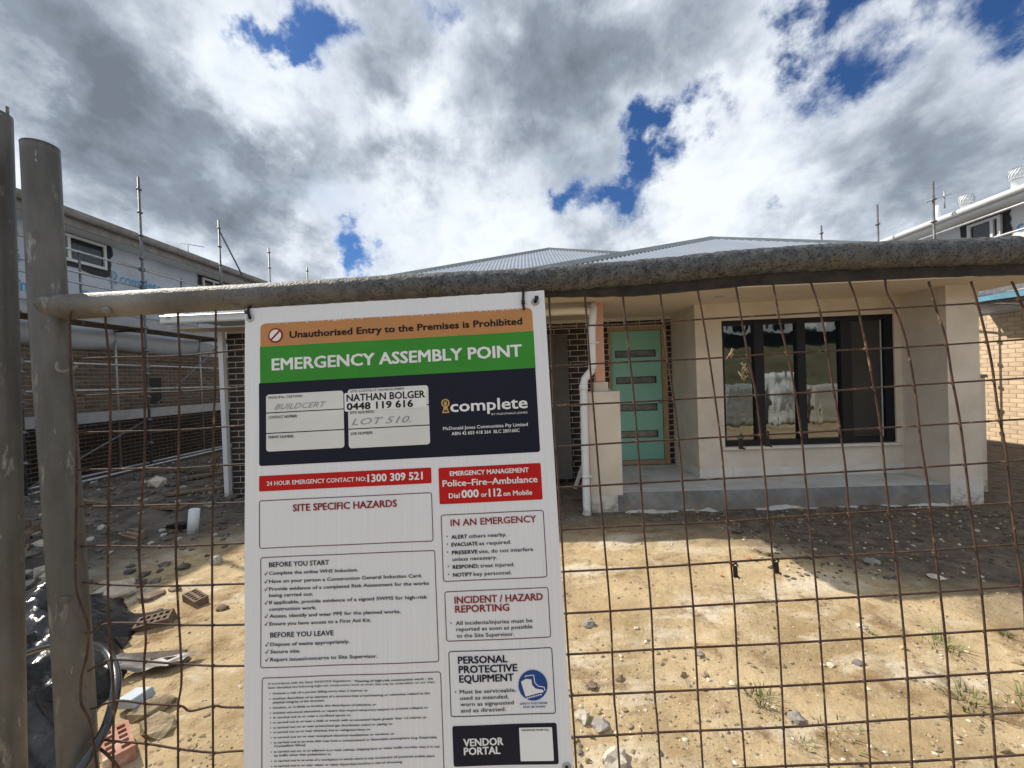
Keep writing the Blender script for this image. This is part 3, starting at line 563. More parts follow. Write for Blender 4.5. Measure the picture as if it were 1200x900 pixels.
for y, z in ((9.4, 5.32), (11.5, 5.32)):
    b = B(); b.box(-9.25, -9.05, y, y+.5, z-.05, z+.05); bevel(b.build('roof_vent', M['ridge'], ln), .02)
def side_window(root, X, y0, y1, z0, z1, s, seed, mull=.3):
    b = B(); rnd = random.Random(seed); pts = []
    N = 26
    for ring in (0, 1):
        for i in range(N):
            a = 2*math.pi*i/N; cx, sx = math.cos(a), math.sin(a); k = 1/max(abs(cx), abs(sx)); cy, cz = (y0+y1)/2, (z0+z1)/2
            e = .13+rnd.uniform(-.035, .07) if ring else -.02
            pts.append((X+s*(.012 if ring else .012), cy+cx*k*((y1-y0)/2+e), cz+sx*k*((z1-z0)/2+e)))
    b.add(pts, [(i, (i+1) % N, N+(i+1) % N, N+i) for i in range(N)]); b.build('flashing', M['flash'], root)
    b = B(); w = .055
    def bx(a0, a1, c0, c1, x0=.005, x1=.06): b.box(min(X+s*x0, X+s*x1), max(X+s*x0, X+s*x1), a0, a1, c0, c1)
    bx(y0, y0+w, z0, z1); bx(y1-w, y1, z0, z1); bx(y0+w, y1-w, z0, z0+w); bx(y0+w, y1-w, z1-w, z1); ym = y0+(y1-y0)*mull; bx(ym-w/2, ym+w/2, z0+w, z1-w)
    f = b.build('window', M['gutter'], root)
    for a0, a1 in ((y0+w, ym-w/2), (ym+w/2, y1-w)):
        b = B(); bx(a0, a1, z0+w, z1-w, .02, .026); b.build('pane', M['glassdark'], f)
    return f
WL = LX-.02
side_window(ln, WL, 7.45, 8.73, 4.38, 5.0-.07, 1, 1, .42)
side_window(ln, WL, 11.42, 12.6, 4.40, 4.90, 1, 2, .35)
side_window(ln, WL, 5.75, 6.7, 4.38, 4.93, 1, 3, .4)
def wrap_text(y0, z0, h, s='complete', y1=None, icon=True):
    V, Fc = letters([text(s, y0, z0, h, y1, .012)])
    b = B(); b.add([(WL+.006+k*20, p, q) for p, q, k in V], Fc); 
    if icon:
        r = h*.42; c_ = (y0-r*1.5, z0+h*.62)
        N = 16; vs = [(WL+.006, c_[0]+k*math.cos(2*math.pi*i/N), c_[1]+k*math.sin(2*math.pi*i/N)) for k in (r, r*.6) for i in range(N)]
        b.add(vs, [(i, (i+1) % N, N+(i+1) % N, N+i) for i in range(N)]); b.add([(WL+.006, c_[0]-r*.4, c_[1]-r*.8), (WL+.006, c_[0]+r*.4, c_[1]-r*.8), (WL+.006, c_[0]+r*.9, z0-h*.2), (WL+.006, c_[0]-r*.9, z0-h*.2)], [(0, 1, 2, 3)])
    b.build('printed_name', M['wrapblue'], ln)
wrap_text(9.05, 4.17, .24, y1=10.10); wrap_text(6.35, 4.13, .24, y1=7.2); wrap_text(8.45, 3.60, .24, y1=9.5); wrap_text(6.9, 3.6, .24, y1=7.95); wrap_text(10.9, 3.62, .24, y1=12.0)
# antenna
AX, AY, AZ = (-11.4, 13.46, 6.63)
an_ = thing('roof_antenna', 'thin television antenna above the dark roof of the left house', 'antenna', (AX, AY, 5.5))
b = B(); b.tube([(AX, AY, 5.5), (AX, AY, AZ-.04)], .018, 6); b.build('mast', M['steel'], an_)
b = B(); b.tube([(AX-.2, AY-.1, AZ+.02), (AX+.42, AY+.2, AZ-.06)], .011, 6)
for k in range(7):
    c_ = Vector((AX-.16+.085*k, AY-.08+.043*k, AZ+.014-.011*k)); b.tube([c_+Vector((.05, -.1, 0)), c_-Vector((.05, -.1, 0))], .006, 4)
b.build('boom', M['steel'], an_)
# scaffolds
def scaffold(name, label, X, Xi, ys, tops, rails, decks, s, toe, gx, dark):
    r = thing(name, label, 'scaffold', (X, ys[0], 0)); m = M['dksteel'] if dark else M['steel']
    for y, tp in zip(ys, tops):
        b = B(); b.tube([(X, y, -.12), (X, y, tp)], .024, 8); st = b.build('standard', M['steel'] if not dark else M['dksteel'], r)
        z = .55
        b = B()
        while z < tp-.1: b.lathe((X, y, z-.02), [(.025, -.005), (.052, 0), (.052, .018), (.03, .045), (.025, .05)], 8); z += .5
        b.build('rosette', M['steel'] if not dark else M['dksteel'], st, kind='stuff')
        b = B(); b.box(X-.07, X+.07, y-.07, y+.07, -.13, -.10); b.build('base_plate', M['steel'], st)
        if Xi is not None:
            b = B(); b.tube([(Xi, y, -.12), (Xi, y, min(tp, 4.3))], .024, 8); b.build('standard', M['steel'], r)
            for z in decks:
                b = B(); b.tube([(X, y, z-.06), (Xi, y, z-.06)], .022, 6); b.build('transom', m, r)
    for z in rails:
        for y0, y1 in zip(ys[:-1], ys[1:]):
            b = B(); b.tube([(X-s*.02, y0+.03, z), (X-s*.02, y1-.03, z)], .021, 6); b.build('guard_rail', M['steel'], r)
    for z in decks:
        for y0, y1 in zip(ys[:-1], ys[1:]):
            for k in range(3):
                x0 = min(X, Xi)+.03+k*(abs(X-Xi)-.06)/3; b = B(); b.box(x0+.006, x0+(abs(X-Xi)-.06)/3-.006, y0+.01, y1-.01, z-.03, z+.02); b.build('plank', M['plank'], r)
            if toe:
                b = B(); b.box(min(X, X-s*.03), max(X, X-s*.03), y0+.03, y1-.03, z-.02, z+.18); b.build('toe_board', M['toe'], r)
    return r
sl_ = scaffold('scaffold', 'steel scaffold with planks and guard rails along the left brick house', -8.3, -9.0, [4.1, 6.34, 8.57, 10.86, 13.0, 15.3], [6.3, 6.35, 6.31, 6.26, 6.2, 6.2], (.12, 1.72, 2.22, 3.72, 3.92, 4.31), (1.12, 3.05), 1, True, 0, True)
b = B(); b.tube([(-8.3, 10.86, 6.0), (-8.3, 12.1, 4.5)], .022, 6); b.build('brace', M['dksteel'], sl_)
b = B(); b.tube([(-8.33, 6.0, .02), (-8.2, 12.6, .10)], .026, 6); b.build('ground_rail', M['steel'], sl_)

for y in (5.2, 7.35, 9.6, 11.9):                         # short guard posts between the standards of the upper lift
    b = B(); b.tube([(-8.34, y, 2.95), (-8.34, y, 4.36)], .018, 6); b.build('guard_post', M['dksteel'], sl_)
for y, z in [(y, z) for y in (6.34, 8.57, 10.86) for z in (1.72, 2.22, 3.92, 4.31)]:
    b = B(); b.obox((-8.31, y, z), (.035, 0, 0), (0, .045, 0), (0, 0, .04)); b.build('clamp', M['dksteel'], sl_)
for z in (3.42, 4.62):                                   # taped seams of the wrap
    b = B(); b.box(-9.3205, -9.316, 3.0, 14.2, z, z+.05); b.build('seam_tape', M['toe'], ln)
b = B(); b.tube([(-8.32, 8.57, 1.2), (-8.32, 10.86, 2.95)], .02, 6); b.tube([(-8.32, 6.34, .1), (-8.36, 8.57, 1.05)], .02, 6); b.build('brace', M['dksteel'], sl_)
# ================================================================= RIGHT NEIGHBOUR
rn = thing('two_storey_house', 'white two storey house on the right with tan brick ground floor and roof vents', 'house', (9.2, 8, 0))
RX = 9.2
b = B(); b.box(RX+.006, RX+.25, 3, 11.2, -.3, 2.57); rw = b.build('brick_wall', M['mortar2'], rn)
bricks(rw, 'tan', M['tanbrick'], 'y', 3.0, 11.2, RX, -.2, 2.57, parts=(7.35, 9.3, -1, 3), cap=295)
b = B(); b.box(RX+.02, RX+.2, 3, 11.2, 2.57, 4.56); b.build('clad_wall', M['cladding'], rn)
b = B(); b.box(RX-.10, RX-.012, 3, 11.0, -.25, .06); b.build('footing', M['mortar2'], rn)
b = B(); b.box(8.78, RX+.02, 3, 11.0, 4.545, 4.56); b.build('soffit', M['cladding'], rn)
b = B(); b.box(8.75, 8.78, 3, 11.0, 4.53, 4.64); b.tube([(8.70, 3, 4.64), (8.70, 11.0, 4.64)], .055, 10); b.build('gutter', M['gutter'], rn)
corr((8.72, 3, 4.67), (8.72, 11.1, 4.67), (12.8, 11.1, 6.1), (12.8, 3, 6.1)).build('roof_sheet', M['whroof'], rn)
b = B(); b.box(RX+.2, 17, 10.9, 11.1, -.2, 4.6); b.add([(8.8, 11.05, 4.6), (16.8, 11.05, 4.6), (12.8, 11.05, 6.05)], [(0, 1, 2)]); b.build('gable_wall', M['cladding'], rn)
side_window(rn, RX+.02, 8.32, 8.92, 4.02, 4.46, -1, 5, .25)
b = B(); vs = []
for i in range(25):
    for k in range(6): y = 6.5+3.2*i/24; vs.append((RX-.02-.12*math.sin(k/5*math.pi)-.015*noise.noise(Vector((y*3, k, 0))), y, 2.60+.36*k/5+.03*noise.noise(Vector((y*2, 1, k*.5)))))
b.add(vs, [(i*6+k, i*6+k+1, (i+1)*6+k+1, (i+1)*6+k) for i in range(24) for k in range(5)], True); b.build('loose_wrap', M['poly'], rn)
V, Fc = letters([text('complete', 7.1, 4.02, .22, 8.1, .012)])
b = B(); b.add([(RX+.013-k*20, 15.2-p, q) for p, q, k in V], Fc); b.build('printed_name', M['wrapblue'], rn)
for y, rr in ((8.22, .125), (9.15, .115)):
    X_ = 9.4; z0 = 4.86 if y < 9 else 4.78; b = B(); b.lathe((X_, y, z0), [(rr*.75, 0), (rr*.75, .20), (rr*.8, .20)], 16)
    b.lathe((X_, y, z0+.20), [(rr*.55, 0), (rr, .03), (rr*1.12, .10), (rr, .17), (rr*.6, .22), (0, .235)], 16); v_ = b.build('roof_ventilator', M['whroof'], rn)
    b = B()
    for k in range(18):
        a = 2*math.pi*k/18; b.tube([(X_+q*math.cos(a+.3*j), y+q*math.sin(a+.3*j), z0+.20+h_) for j, (q, h_) in enumerate(((rr*1.02, .03), (rr*1.16, .10), (rr*1.03, .17), (rr*.62, .23)))], .006, 4)
    b.build('vane', M['steel'], v_, kind='stuff')
b = B(); b.tube([(9.4, 9.75, 4.85), (9.4, 9.75, 5.22)], .04, 8); b.build('vent_pipe', M['pvc'], rn)
def pole_scaffold():
    r = thing('scaffold', 'steel scaffold poles and guard rails in front of the white right house', 'scaffold', (8.4, 6, 0))
    for y, tp in ((5.2, 5.3), (7.2, 5.35), (8.80, 5.36), (10.14, 5.46), (12.0, 5.66)):
        b = B(); b.tube([(8.4, y, -.1), (8.4, y, tp)], .022, 8); st = b.build('standard', M['dksteel'], r); b = B(); z = .5
        while z < tp-.05: b.lathe((8.4, y, z-.02), [(.025, -.005), (.05, 0), (.05, .018), (.03, .045)], 8); z += .45
        b.build('rosette', M['dksteel'], st, kind='stuff')
    for z in (4.28, 3.85, 3.35):
        b = B(); b.tube([(8.42, 5.2, z), (8.42, 10.14, z)], .021, 6); b.build('guard_rail', M['steel'], r)
    b = B(); b.tube([(8.25, 8.8, 4.95), (8.75, 8.8, 5.08)], .02, 6); b.tube([(8.62, 8.8, 4.8), (8.62, 8.8, 5.15)], .016, 6); b.build('coupler', M['steel'], r)
    for k in range(3):
        b = B(); b.box(8.45+k*.23, 8.66+k*.23, 5.2, 8.8, 2.98, 3.03); b.build('plank', M['plank'], r)
    b = B(); b.box(8.40, 8.43, 5.3, 8.7, 2.86, 2.97); b.build('toe_board', M['dksteel'], r)
    b = B(); b.obox((8.72, 7.9, 2.80), (.30, 0, .0), (0, .75, .03), (.0, 0, .05)); b.build('blue_sheet', M['bluesheet'], r)
    b = B(); b.tube([(8.42, 6.4, 2.93), (8.42, 8.72, 2.96)], .018, 6); b.tube([(8.55, 6.4, 2.70), (8.55, 8.75, 2.76)], .026, 6); b.build('ledger', M['dksteel'], r)
    b = B(); b.tube([(8.4, 7.2, 2.55), (8.4, 9.6, 3.1)], .021, 6); b.build('brace', M['dksteel'], r)
pole_scaffold()

# ================================================================= THE MESH FENCE
COLS= [[(43, 157), (44, -86), (48, -272), (52, -510), (58, -710)], [(111, 161), (114, 47), (119, -89), (126, -285), (132, -434), (132, -583), (136, -712)], [(182, 163), (187, 70), (194, -37), (199, -196), (201, -286), (207, -434), (206, -583), (210, -714)], [(253, 160), (261, 30), (269, -56), (275, -158), (278, -281), (284, -431), (284, -581), (286, -716)], [(324, 157), (335, 64), (346, -59), (352, -149), (355, -280), (359, -429), (358, -580), (362, -718)], [(396, 159), (410, 35), (421, -45), (427, -152), (431, -279), (436, -426), (436, -577), (434, -719)], [(466, 163), (474, 91), (490, -11), (500, -118), (504, -257), (510, -426), (511, -576), (511, -721)], [(536, 165), (552, 94), (560, 14), (571, -105), (577, -189), (578, -267), (585, -422), (586, -574), (585, -723)], [(608, 162), (621, 108), (637, -17), (646, -107), (649, -211), (652, -285), (660, -419), (662, -571), (659, -725)], [(675, 167), (676, 138), (688, 110), (704, 50), (714, -40), (718, -142), (724, -214), (726, -272), (735, -493), (734, -644), (733, -727)], [(755, 156), (764, 107), (778, 47), (784, -27), (792, -106), (797, -216), (799, -282), (806, -413), (807, -565), (808, -645), (807, -728)], [(833, 153), (846, 88), (858, 2), (863, -88), (871, -167), (872, -245), (876, -338), (881, -415), (878, -566), (878, -730)], [(908, 150), (928, 85), (935, -12), (944, -123), (946, -279), (954, -433), (954, -584), (953, -732)], [(-810, 169), (-810, 136), (-803, 62), (-800, -61), (-803, -190), (-804, -358), (-800, -462), (-793, -541), (-793, -690)], [(-740, 170), (-740, 134), (-735, 18), (-734, -96), (-739, -192), (-745, -287), (-740, -373), (-732, -453), (-736, -524), (-731, -691)], [(-669, 172), (-669, 136), (-666, 57), (-668, -49), (-670, -162), (-675, -290), (-672, -381), (-665, -526), (-672, -586), (-672, -693)], [(-596, 174), (-596, 136), (-598, 13), (-602, -68), (-603, -168), (-606, -292), (-607, -456), (-607, -694)], [(-876, 165), (-880, 139), (-876, 23), (-869, -18), (-865, -140), (-865, -215), (-866, -344), (-857, -387), (-841, -431), (-844, -486), (-853, -521), (-854, -569), (-837, -606), (-823, -689)]]
ROWS= [[(-875, 71), (-810, 72), (-669, 70), (-547, 77), (-266, 90), (39, 98), (181, 98), (342, 102), (545, 106), (847, 112), (930, 115), (1041, 119)], [(-869, 0), (-732, 2), (-666, 1), (-551, 5), (-276, 14), (40, 23), (193, 26), (338, 27), (497, 32), (703, 34), (924, 40), (1034, 42)], [(-867, -70), (-670, -72), (-553, -68), (-278, -60), (42, -52), (190, -50), (334, -47), (492, -45), (698, -38), (918, -32), (1027, -29)], [(-865, -141), (-732, -143), (-667, -145), (-556, -141), (-279, -136), (44, -129), (186, -125), (329, -122), (488, -119), (692, -114), (911, -108), (1020, -107)], [(-862, -210), (-804, -212), (-672, -213), (-556, -213), (-281, -210), (44, -205), (183, -202), (325, -199), (483, -196), (687, -191), (905, -184), (1014, -180)], [(-861, -285), (-809, -286), (-745, -289), (-675, -291), (-557, -289), (-283, -288), (47, -283), (179, -280), (321, -279), (478, -273), (681, -267), (898, -260), (1007, -256)], [(-857, -352), (-804, -358), (-740, -362), (-672, -364), (-558, -364), (-285, -365), (48, -360), (238, -356), (437, -349), (675, -344), (887, -336), (1000, -333)], [(-849, -446), (-836, -444), (-803, -429), (-673, -436), (-558, -439), (-287, -439), (50, -436), (234, -431), (453, -425), (670, -420), (881, -411), (993, -406)], [(-853, -523), (-827, -505), (-800, -496), (-734, -501), (-666, -508), (-559, -514), (-288, -513), (54, -510), (230, -505), (448, -501), (664, -494), (879, -487), (986, -484)], [(-853, -587), (-840, -585), (-790, -571), (-734, -578), (-672, -583), (-652, -593), (-606, -585), (-560, -589), (-290, -590), (54, -584), (227, -581), (443, -577), (659, -570), (873, -562), (979, -559)], [(-835, -637), (-793, -644), (-734, -650), (-672, -661), (-607, -669), (-561, -667), (-292, -663), (52, -658), (223, -653), (439, -650), (653, -641), (867, -635), (973, -632)], [(-826, -727), (-561, -739), (-294, -738), (49, -731), (219, -726), (434, -718), (648, -716), (860, -709), (966, -706)]]
RAIL= [(-916, 172), (-719, 176), (-519, 179), (-239, 185), (39, 188), (250, 196), (460, 207), (700, 209), (938, 207)]
fA, fB = .0303, .0501; FP = Vector((0, .7748, EYE))
fu = Vector((math.cos(fA), math.sin(fA), 0)); fv = Vector((-math.sin(fA)*math.sin(fB), math.cos(fA)*math.sin(fB), math.cos(fB))); fn = fu.cross(fv)
def FL(a, c, h=0): return FP+fu*(a/1000)+fv*(c/1000)+fn*h      # millimetres in the plane of the fence
def spline(pts, k=5):
    out = []; n_ = len(pts)
    for i in range(n_-1):
        p0, p1, p2, p3 = pts[max(i-1, 0)], pts[i], pts[i+1], pts[min(i+2, n_-1)]
        for j in range(k):
            t_ = j/k; out.append(.5*((2*p1)+(p2-p0)*t_+(2*p0-5*p1+4*p2-p3)*t_*t_+(3*p1-p0-3*p2+p3)*t_**3))
    return out+[pts[-1]]
fe = thing('mesh_fence', 'rusty wire mesh fence panel with a splattered grey top rail in the foreground', 'fence', (-.92, .74, 0))
# hidden columns behind the sign continue the grid
extra = []
for k in range(7):
    q = (k+1)/8; top = -533+q*(66+533)-10; bot = -603+q*(122+603)-20
    extra.append([(top, 165), (top+(bot-top)*.5, -250), (bot, -719)])
for i, w in enumerate(COLS+extra):
    pts = [FL(a, c, .0022) for a, c in w]; l0, l1 = w[-2], w[-1]
    if i == 17: pts = [Vector((0, 0, EYE))+(p-Vector((0, 0, EYE)))*.968 for p in pts]       # this one hugs the near side of the post
    if i != 17:
        e = FL(l1[0]+(l1[0]-l0[0])/(l1[1]-l0[1])*(-1440-l1[1])*.4, -1440, .0022); pts.append(e)
    b = B(); b.tube(spline(pts), .00190, 6); b.build('wire', M['rust'], fe)
for w in ROWS:
    b = B(); b.tube(spline([FL(a, c, -.0022) for a, c in w]+[FL(1500, w[-1][1]-3, -.0022)]), .00190, 6); b.build('wire', M['rust'], fe)
for k in range(9):
    z = -805-k*74; b = B(); b.tube([FL(-820, z, -.0022), FL(300, z+6, -.0022), FL(1500, z+20, -.0022)], .00190, 6); b.build('wire', M['rust'], fe)
for k in range(3):
    b = B(); b.tube([FL(1150+k*74, 170, .0022), FL(1170+k*76, -600, .0022), FL(1190+k*76, -1440, .0022)], .00190, 6); b.build('wire', M['rust'], fe)
b = B(); b.tube(spline([FL(-827, -646, .003), FL(-803, -662, .004), (FL(-780, -690, .004)), FL(-772, -735, .002)]), .0026, 6); b.build('wire', M['rust'], fe)
# a bead of weld where two wires cross
b = B(); nb = 0
def atx(w, c):
    for (a0, c0), (a1, c1) in zip(w[:-1], w[1:]):
        if min(c0, c1) <= c <= max(c0, c1) and c0 != c1: return a0+(a1-a0)*(c-c0)/(c1-c0)
def atc(w, a):
    for (a0, c0), (a1, c1) in zip(w[:-1], w[1:]):
        if a0 <= a <= a1: return c0+(c1-c0)*(a-a0)/(a1-a0)
wp = ico((0, 0, 0), .0036, .0034, .0034, 3, 1, .2)
for w in COLS+extra:
    for r_ in ROWS:
        a, c = w[0][0], r_[0][1]
        for _ in range(4):
            c2 = atc(r_, a); 
            if c2 is None: break
            a2 = atx(w, c2)
            if a2 is None: c2 = None; break
            a, c = a2, c2
        if c2 is None: continue
        o_ = FL(a, c, 0); b.add([o_+v for v in wp[0]], wp[1])
b.build('weld_beads', M['rust'], fe, kind='stuff')
# posts and rail
PO = [FL(-944, 493), FL(-919, 107), FL(-886, -299), FL(-860, -688), FL(-815, -1560)]
pp = spline(PO, 14)
def postr(i, j, r, p): return r*(1+.010*noise.noise(Vector((p.x*10+j*.7, p.z*7, j*.5))))
b = B(); b.tube(pp, .0272, 30, True, postr); po = b.build('post', M['galv'], fe)
b = B(); 
for t_, rr in ((0, .0272),):
    d = (pp[0]-pp[1]).normalized(); b.tube([pp[0]-d*.0005, pp[0]+d*.0008], .0275, 30)
b.build('post_rim', M['weld'], po)
for c_ in (FL(-868, -372, .0), ):
    b = B(); b.obox(FL(-870, -372, .014), fu*.013, fv*.006, fn*.012); bevel(b.build('post_lug', M['galv'], po), .003)
b = B(); hk = lambda a, c, s_: Vector((0, 0, EYE))+(FL(a, c)-Vector((0, 0, EYE)))*s_
b.tube(spline([hk(-905, 66, .968), hk(-907, 54, .964), hk(-897, 48, .964), hk(-880, 51, .970), hk(-868, 58, .985)]), .0028, 6); b.build('wire_hook', M['weld'], fe)
RL = [FL(a, c) for a, c in RAIL]+[FL(1250, 204), FL(1500, 203)]
rp = spline(RL, 60); NR = len(rp)
def railr(i, j, r, p):
    s_ = min(1, max(0, (p.x+.05)/.9)); g = .25+.75*min(1, max(0, (p.x+.5)/.5))
    a = j*2*math.pi/40; q = Vector((p.x*1.0, math.cos(a)*.03, math.sin(a)*.03))
    lump = .0016*noise.noise(q*55)+.0011*noise.noise(q*140)+.0009*noise.noise(q*260)
    return r*(1+.10*s_)+lump*g*1.0
b = B(); b.tube(rp, .0240, 40, True, railr)
rail = b.build('top_rail', M['crust'], fe)
# the bare galvanised end of the rail gives way to the cement crust further along
m = M['rail'] = M['crust'].copy(); t = m.node_tree; bs = t.nodes['Principled BSDF']; src = bs.inputs['Base Color'].links[0].from_socket
g_ = t.nodes.new('ShaderNodeTexCoord'); sx = t.nodes.new('ShaderNodeSeparateXYZ'); t.links.new(g_.outputs['Object'], sx.inputs[0])
nn = t.nodes.new('ShaderNodeTexNoise'); nn.inputs['Scale'].default_value = 18; nn.inputs['Detail'].default_value = 7; t.links.new(g_.outputs['Object'], nn.inputs[0])
ma = t.nodes.new('ShaderNodeMath'); ma.operation = 'MULTIPLY_ADD'; t.links.new(nn.outputs[0], ma.inputs[0]); ma.inputs[1].default_value = 1.3; t.links.new(sx.outputs[0], ma.inputs[2])
mr = t.nodes.new('ShaderNodeMapRange'); t.links.new(ma.outputs[0], mr.inputs[0]); mr.inputs[1].default_value = .75; mr.inputs[2].default_value = 1.35
n5 = t.nodes.new('ShaderNodeTexNoise'); n5.inputs['Scale'].default_value = 9; n5.inputs['Detail'].default_value = 8; t.links.new(g_.outputs['Object'], n5.inputs[0])
r5 = t.nodes.new('ShaderNodeValToRGB'); t.links.new(n5.outputs[0], r5.inputs[0]); r5.color_ramp.elements[0].position = .38; r5.color_ramp.elements[0].color = (.13, .118, .105, 1); r5.color_ramp.elements[1].position = .62; r5.color_ramp.elements[1].color = (.29, .28, .265, 1)
mmx = t.nodes.new('ShaderNodeMix'); mmx.data_type = 'RGBA'; t.links.new(mr.outputs[0], mmx.inputs['Factor']); t.links.new(r5.outputs[0], mmx.inputs['A']); t.links.new(src, mmx.inputs['B']); t.links.new(mmx.outputs['Result'], bs.inputs['Base Color'])
rail.data.materials.clear(); rail.data.materials.append(m)
b = B(); rs = [p for p in rp if p.x > .02]  # strip added below the rail; its dark colour stands for the shaded underside
pr = [(-.004, -.012), (.004, -.012), (.005, .012), (-.005, .012)]; vs = []
for i, p in enumerate(rs):
    hh = .4+.6*min(1, i/50); base = p-fv*(.0240+.0022*min(1, p.x)+.007*hh)
    vs += [base+fn*x+fv*(z*hh+.0012*noise.noise(Vector((p.x*40, z*90, 1)))) for x, z in pr]
b.add(vs, [(i*4+k, i*4+(k+1) % 4, (i+1)*4+(k+1) % 4, (i+1)*4+k) for i in range(len(rs)-1) for k in range(4)]); b.build('rail_shade_strip', M['strip'], fe)
b = B(); b.tube([FL(-810, -1450), FL(1500, -1430)], .021, 14); b.build('bottom_rail', M['galv'], fe)
vs, fs = ico(FL(-908, 172, .002), .018, .030, .026, 4, 3, .12, 0); b = B(); b.add(vs, fs, True); b.build('weld_joint', M['galv'], fe)
for a in (-788,):
    b = B(); c_ = FL(a, 158, .022); b.lathe(c_, [(.0, -.004), (.007, -.004), (.008, 0), (.006, .004), (.0, .004)], 12, 'y'); b.build('rail_stud', M['weld'], fe)
for a, c_ in ((363, -361), (438, -356), (386, -128), (435, -125)):
    b = B(); 
    b.obox(FL(a, c_-6, .005), fu*.0032, fv*.010, fn*.002); b.tube([FL(a-4, c_+6, .004), FL(a, c_+12, .009), FL(a+5, c_+5, .004)], .002, 6); b.tube([FL(a+2, c_-13, .005), FL(a+5, c_-16, .010)], .0018, 6)
    b.build('mesh_clip', M['tie'], fe)
for a, c_, sd in ((400, 8, 1), (375, 33, 2), (397, -8, 3), (-596, -134, 5), (-742, -292, 6)):
    b = B(); rnd = random.Random(sd)
    for k in range(5):
        p0 = FL(a, c_, .003); b.tube([p0, p0+Vector((rnd.uniform(-.008, .008), -.004, rnd.uniform(-.012, .010))), p0+Vector((rnd.uniform(-.009, .009), -.005, rnd.uniform(-.011, .011)))], .0008, 4)
    b.build('twine_scrap', M['timber'] if sd < 4 else M['rust'], fe)
# the neighbouring panel's end post
fe2 = thing('fence_post', 'grey galvanised end post of the next fence panel at the far left edge', 'post', (-1.05, .74, 0))
pp2 = spline([FL(-1052, 572, -.01), FL(-1036, 195, -.01), FL(-1021, -215, -.01), FL(-1009, -685, -.01), FL(-985, -1560, -.01)], 14)
b = B(); b.tube(pp2, .0262, 26, True, postr); b.build('pipe', M['galv'], fe2)
for k in range(5):
    b = B(); b.tube([pp2[8+k*8], pp2[8+k*8]+Vector((-.5, -.02, 0))], .0026, 6); b.build('wire', M['rust'], fe2)
# black pipe looping round the post
b = B(); hp = [(-1.75, 1.16, .84), (-1.622, 1.1, .845), (-1.387, 1.02, .935), (-1.223, .97, .996), (-1.078, .93, 1.023), (-.956, .86, 1.05), (-.871, .80, 1.037), (-.823, .74, 1.005), (-.815, .70, .975), (-.826, .665, .945), (-.87, .64, .89), (-.98, .63, .76), (-1.15, .68, .45), (-1.3, .8, .08)]
b.tube(spline([Vector(p) for p in hp], 10), .0085, 14); b.build('poly_pipe', M['hose'], None, (-1.3, .8, 0), label='glossy black plastic pipe looping around the fence post at lower left', cat='pipe')

# ================================================================= THE SIGN
SA, SB, SC_ = .0135, .0955, .0186; SK = .56440/600; STL = Vector((-.5312, .7535, 1.7723))
u0_ = Vector((math.cos(SA), math.sin(SA), 0)); v0_ = Vector((-math.sin(SA)*math.sin(SB), math.cos(SA)*math.sin(SB), math.cos(SB)))
su = u0_*math.cos(SC_)+v0_*math.sin(SC_); sv = -u0_*math.sin(SC_)+v0_*math.cos(SC_); sn_ = su.cross(sv)
def warp(x, y): return .0011*math.sin(x/95+.6)*math.sin(y/150+1.1)+.0005*math.sin(x/31+y/60)
def SP(x, y, h=0): return STL+su*(x*SK)-sv*(y*SK)+sn_*(h+warp(x, y))
sg = thing('safety_sign', 'white site safety sign headed EMERGENCY ASSEMBLY POINT cable tied to the fence', 'sign', STL)
def rr(x0, x1, y0, y1, r=0, corners=(1, 1, 1, 1)):
    """columns (x, top, bottom) of a rounded rectangle; corners: tl, tr, bl, br"""
    xs = [x0, x1]; n_ = max(2, int((x1-x0)/22)); xs = [x0+(x1-x0)*i/n_ for i in range(n_+1)]
    if r: xs += [x0+r*(1-math.cos(k*math.pi/10)) for k in range(1, 6)]+[x1-r*(1-math.cos(k*math.pi/10)) for k in range(1, 6)]
    out = []
    for x in sorted(set(round(q, 3) for q in xs)):
        t_, b_ = y0, y1
        if r:
            for side, near in ((0, x-x0), (1, x1-x)):
                if near < r:
                    k = r-math.sqrt(max(0, r*r-(r-near)**2))
                    if corners[side]: t_ = max(t_, y0+k)
                    if corners[2+side]: b_ = min(b_, y1-k)
        out.append((x, t_, b_))
    return out
def band(b, cols, h):
    n_ = max(1, int((max(c[2] for c in cols)-min(c[1] for c in cols))/28)); vs = []
    for x, t_, b_ in cols:
        for k in range(n_+1): y = t_+(b_-t_)*k/n_; vs.append(SP(x, y, h))
    m_ = n_+1; b.add(vs, [(i*m_+k, i*m_+k+1, (i+1)*m_+k+1, (i+1)*m_+k) for i in range(len(cols)-1) for k in range(n_)])
    return b
def outline(b, x0, x1, y0, y1, r, w, h):
    P = []
    for cx, cy, a0 in ((x1-r, y0+r, -90), (x1-r, y1-r, 0), (x0+r, y1-r, 90), (x0+r, y0+r, 180)):
        for k in range(6): a = R(a0+18*k); P.append((cx, cy, math.cos(a), math.sin(a)))
    Q = []
    for i in range(len(P)):
        p, q = P[i], P[(i+1) % len(P)]; d = math.hypot(q[0]-p[0], q[1]-p[1]); m_ = max(1, int(d/25)) if (p[2], p[3]) == (q[2], q[3]) or d > 1 else 1
        for k in range(m_): f = k/m_; Q.append((p[0]+(q[0]-p[0])*f, p[1]+(q[1]-p[1])*f, p[2], p[3]))
    N = len(Q); vs = [SP(cx+c*r, cy+s_*r, h) for cx, cy, c, s_ in Q]+[SP(cx+c*(r-w), cy+s_*(r-w), h) for cx, cy, c, s_ in Q]
    b.add(vs, [(i, (i+1) % N, N+(i+1) % N, N+i) for i in range(N)]); return b
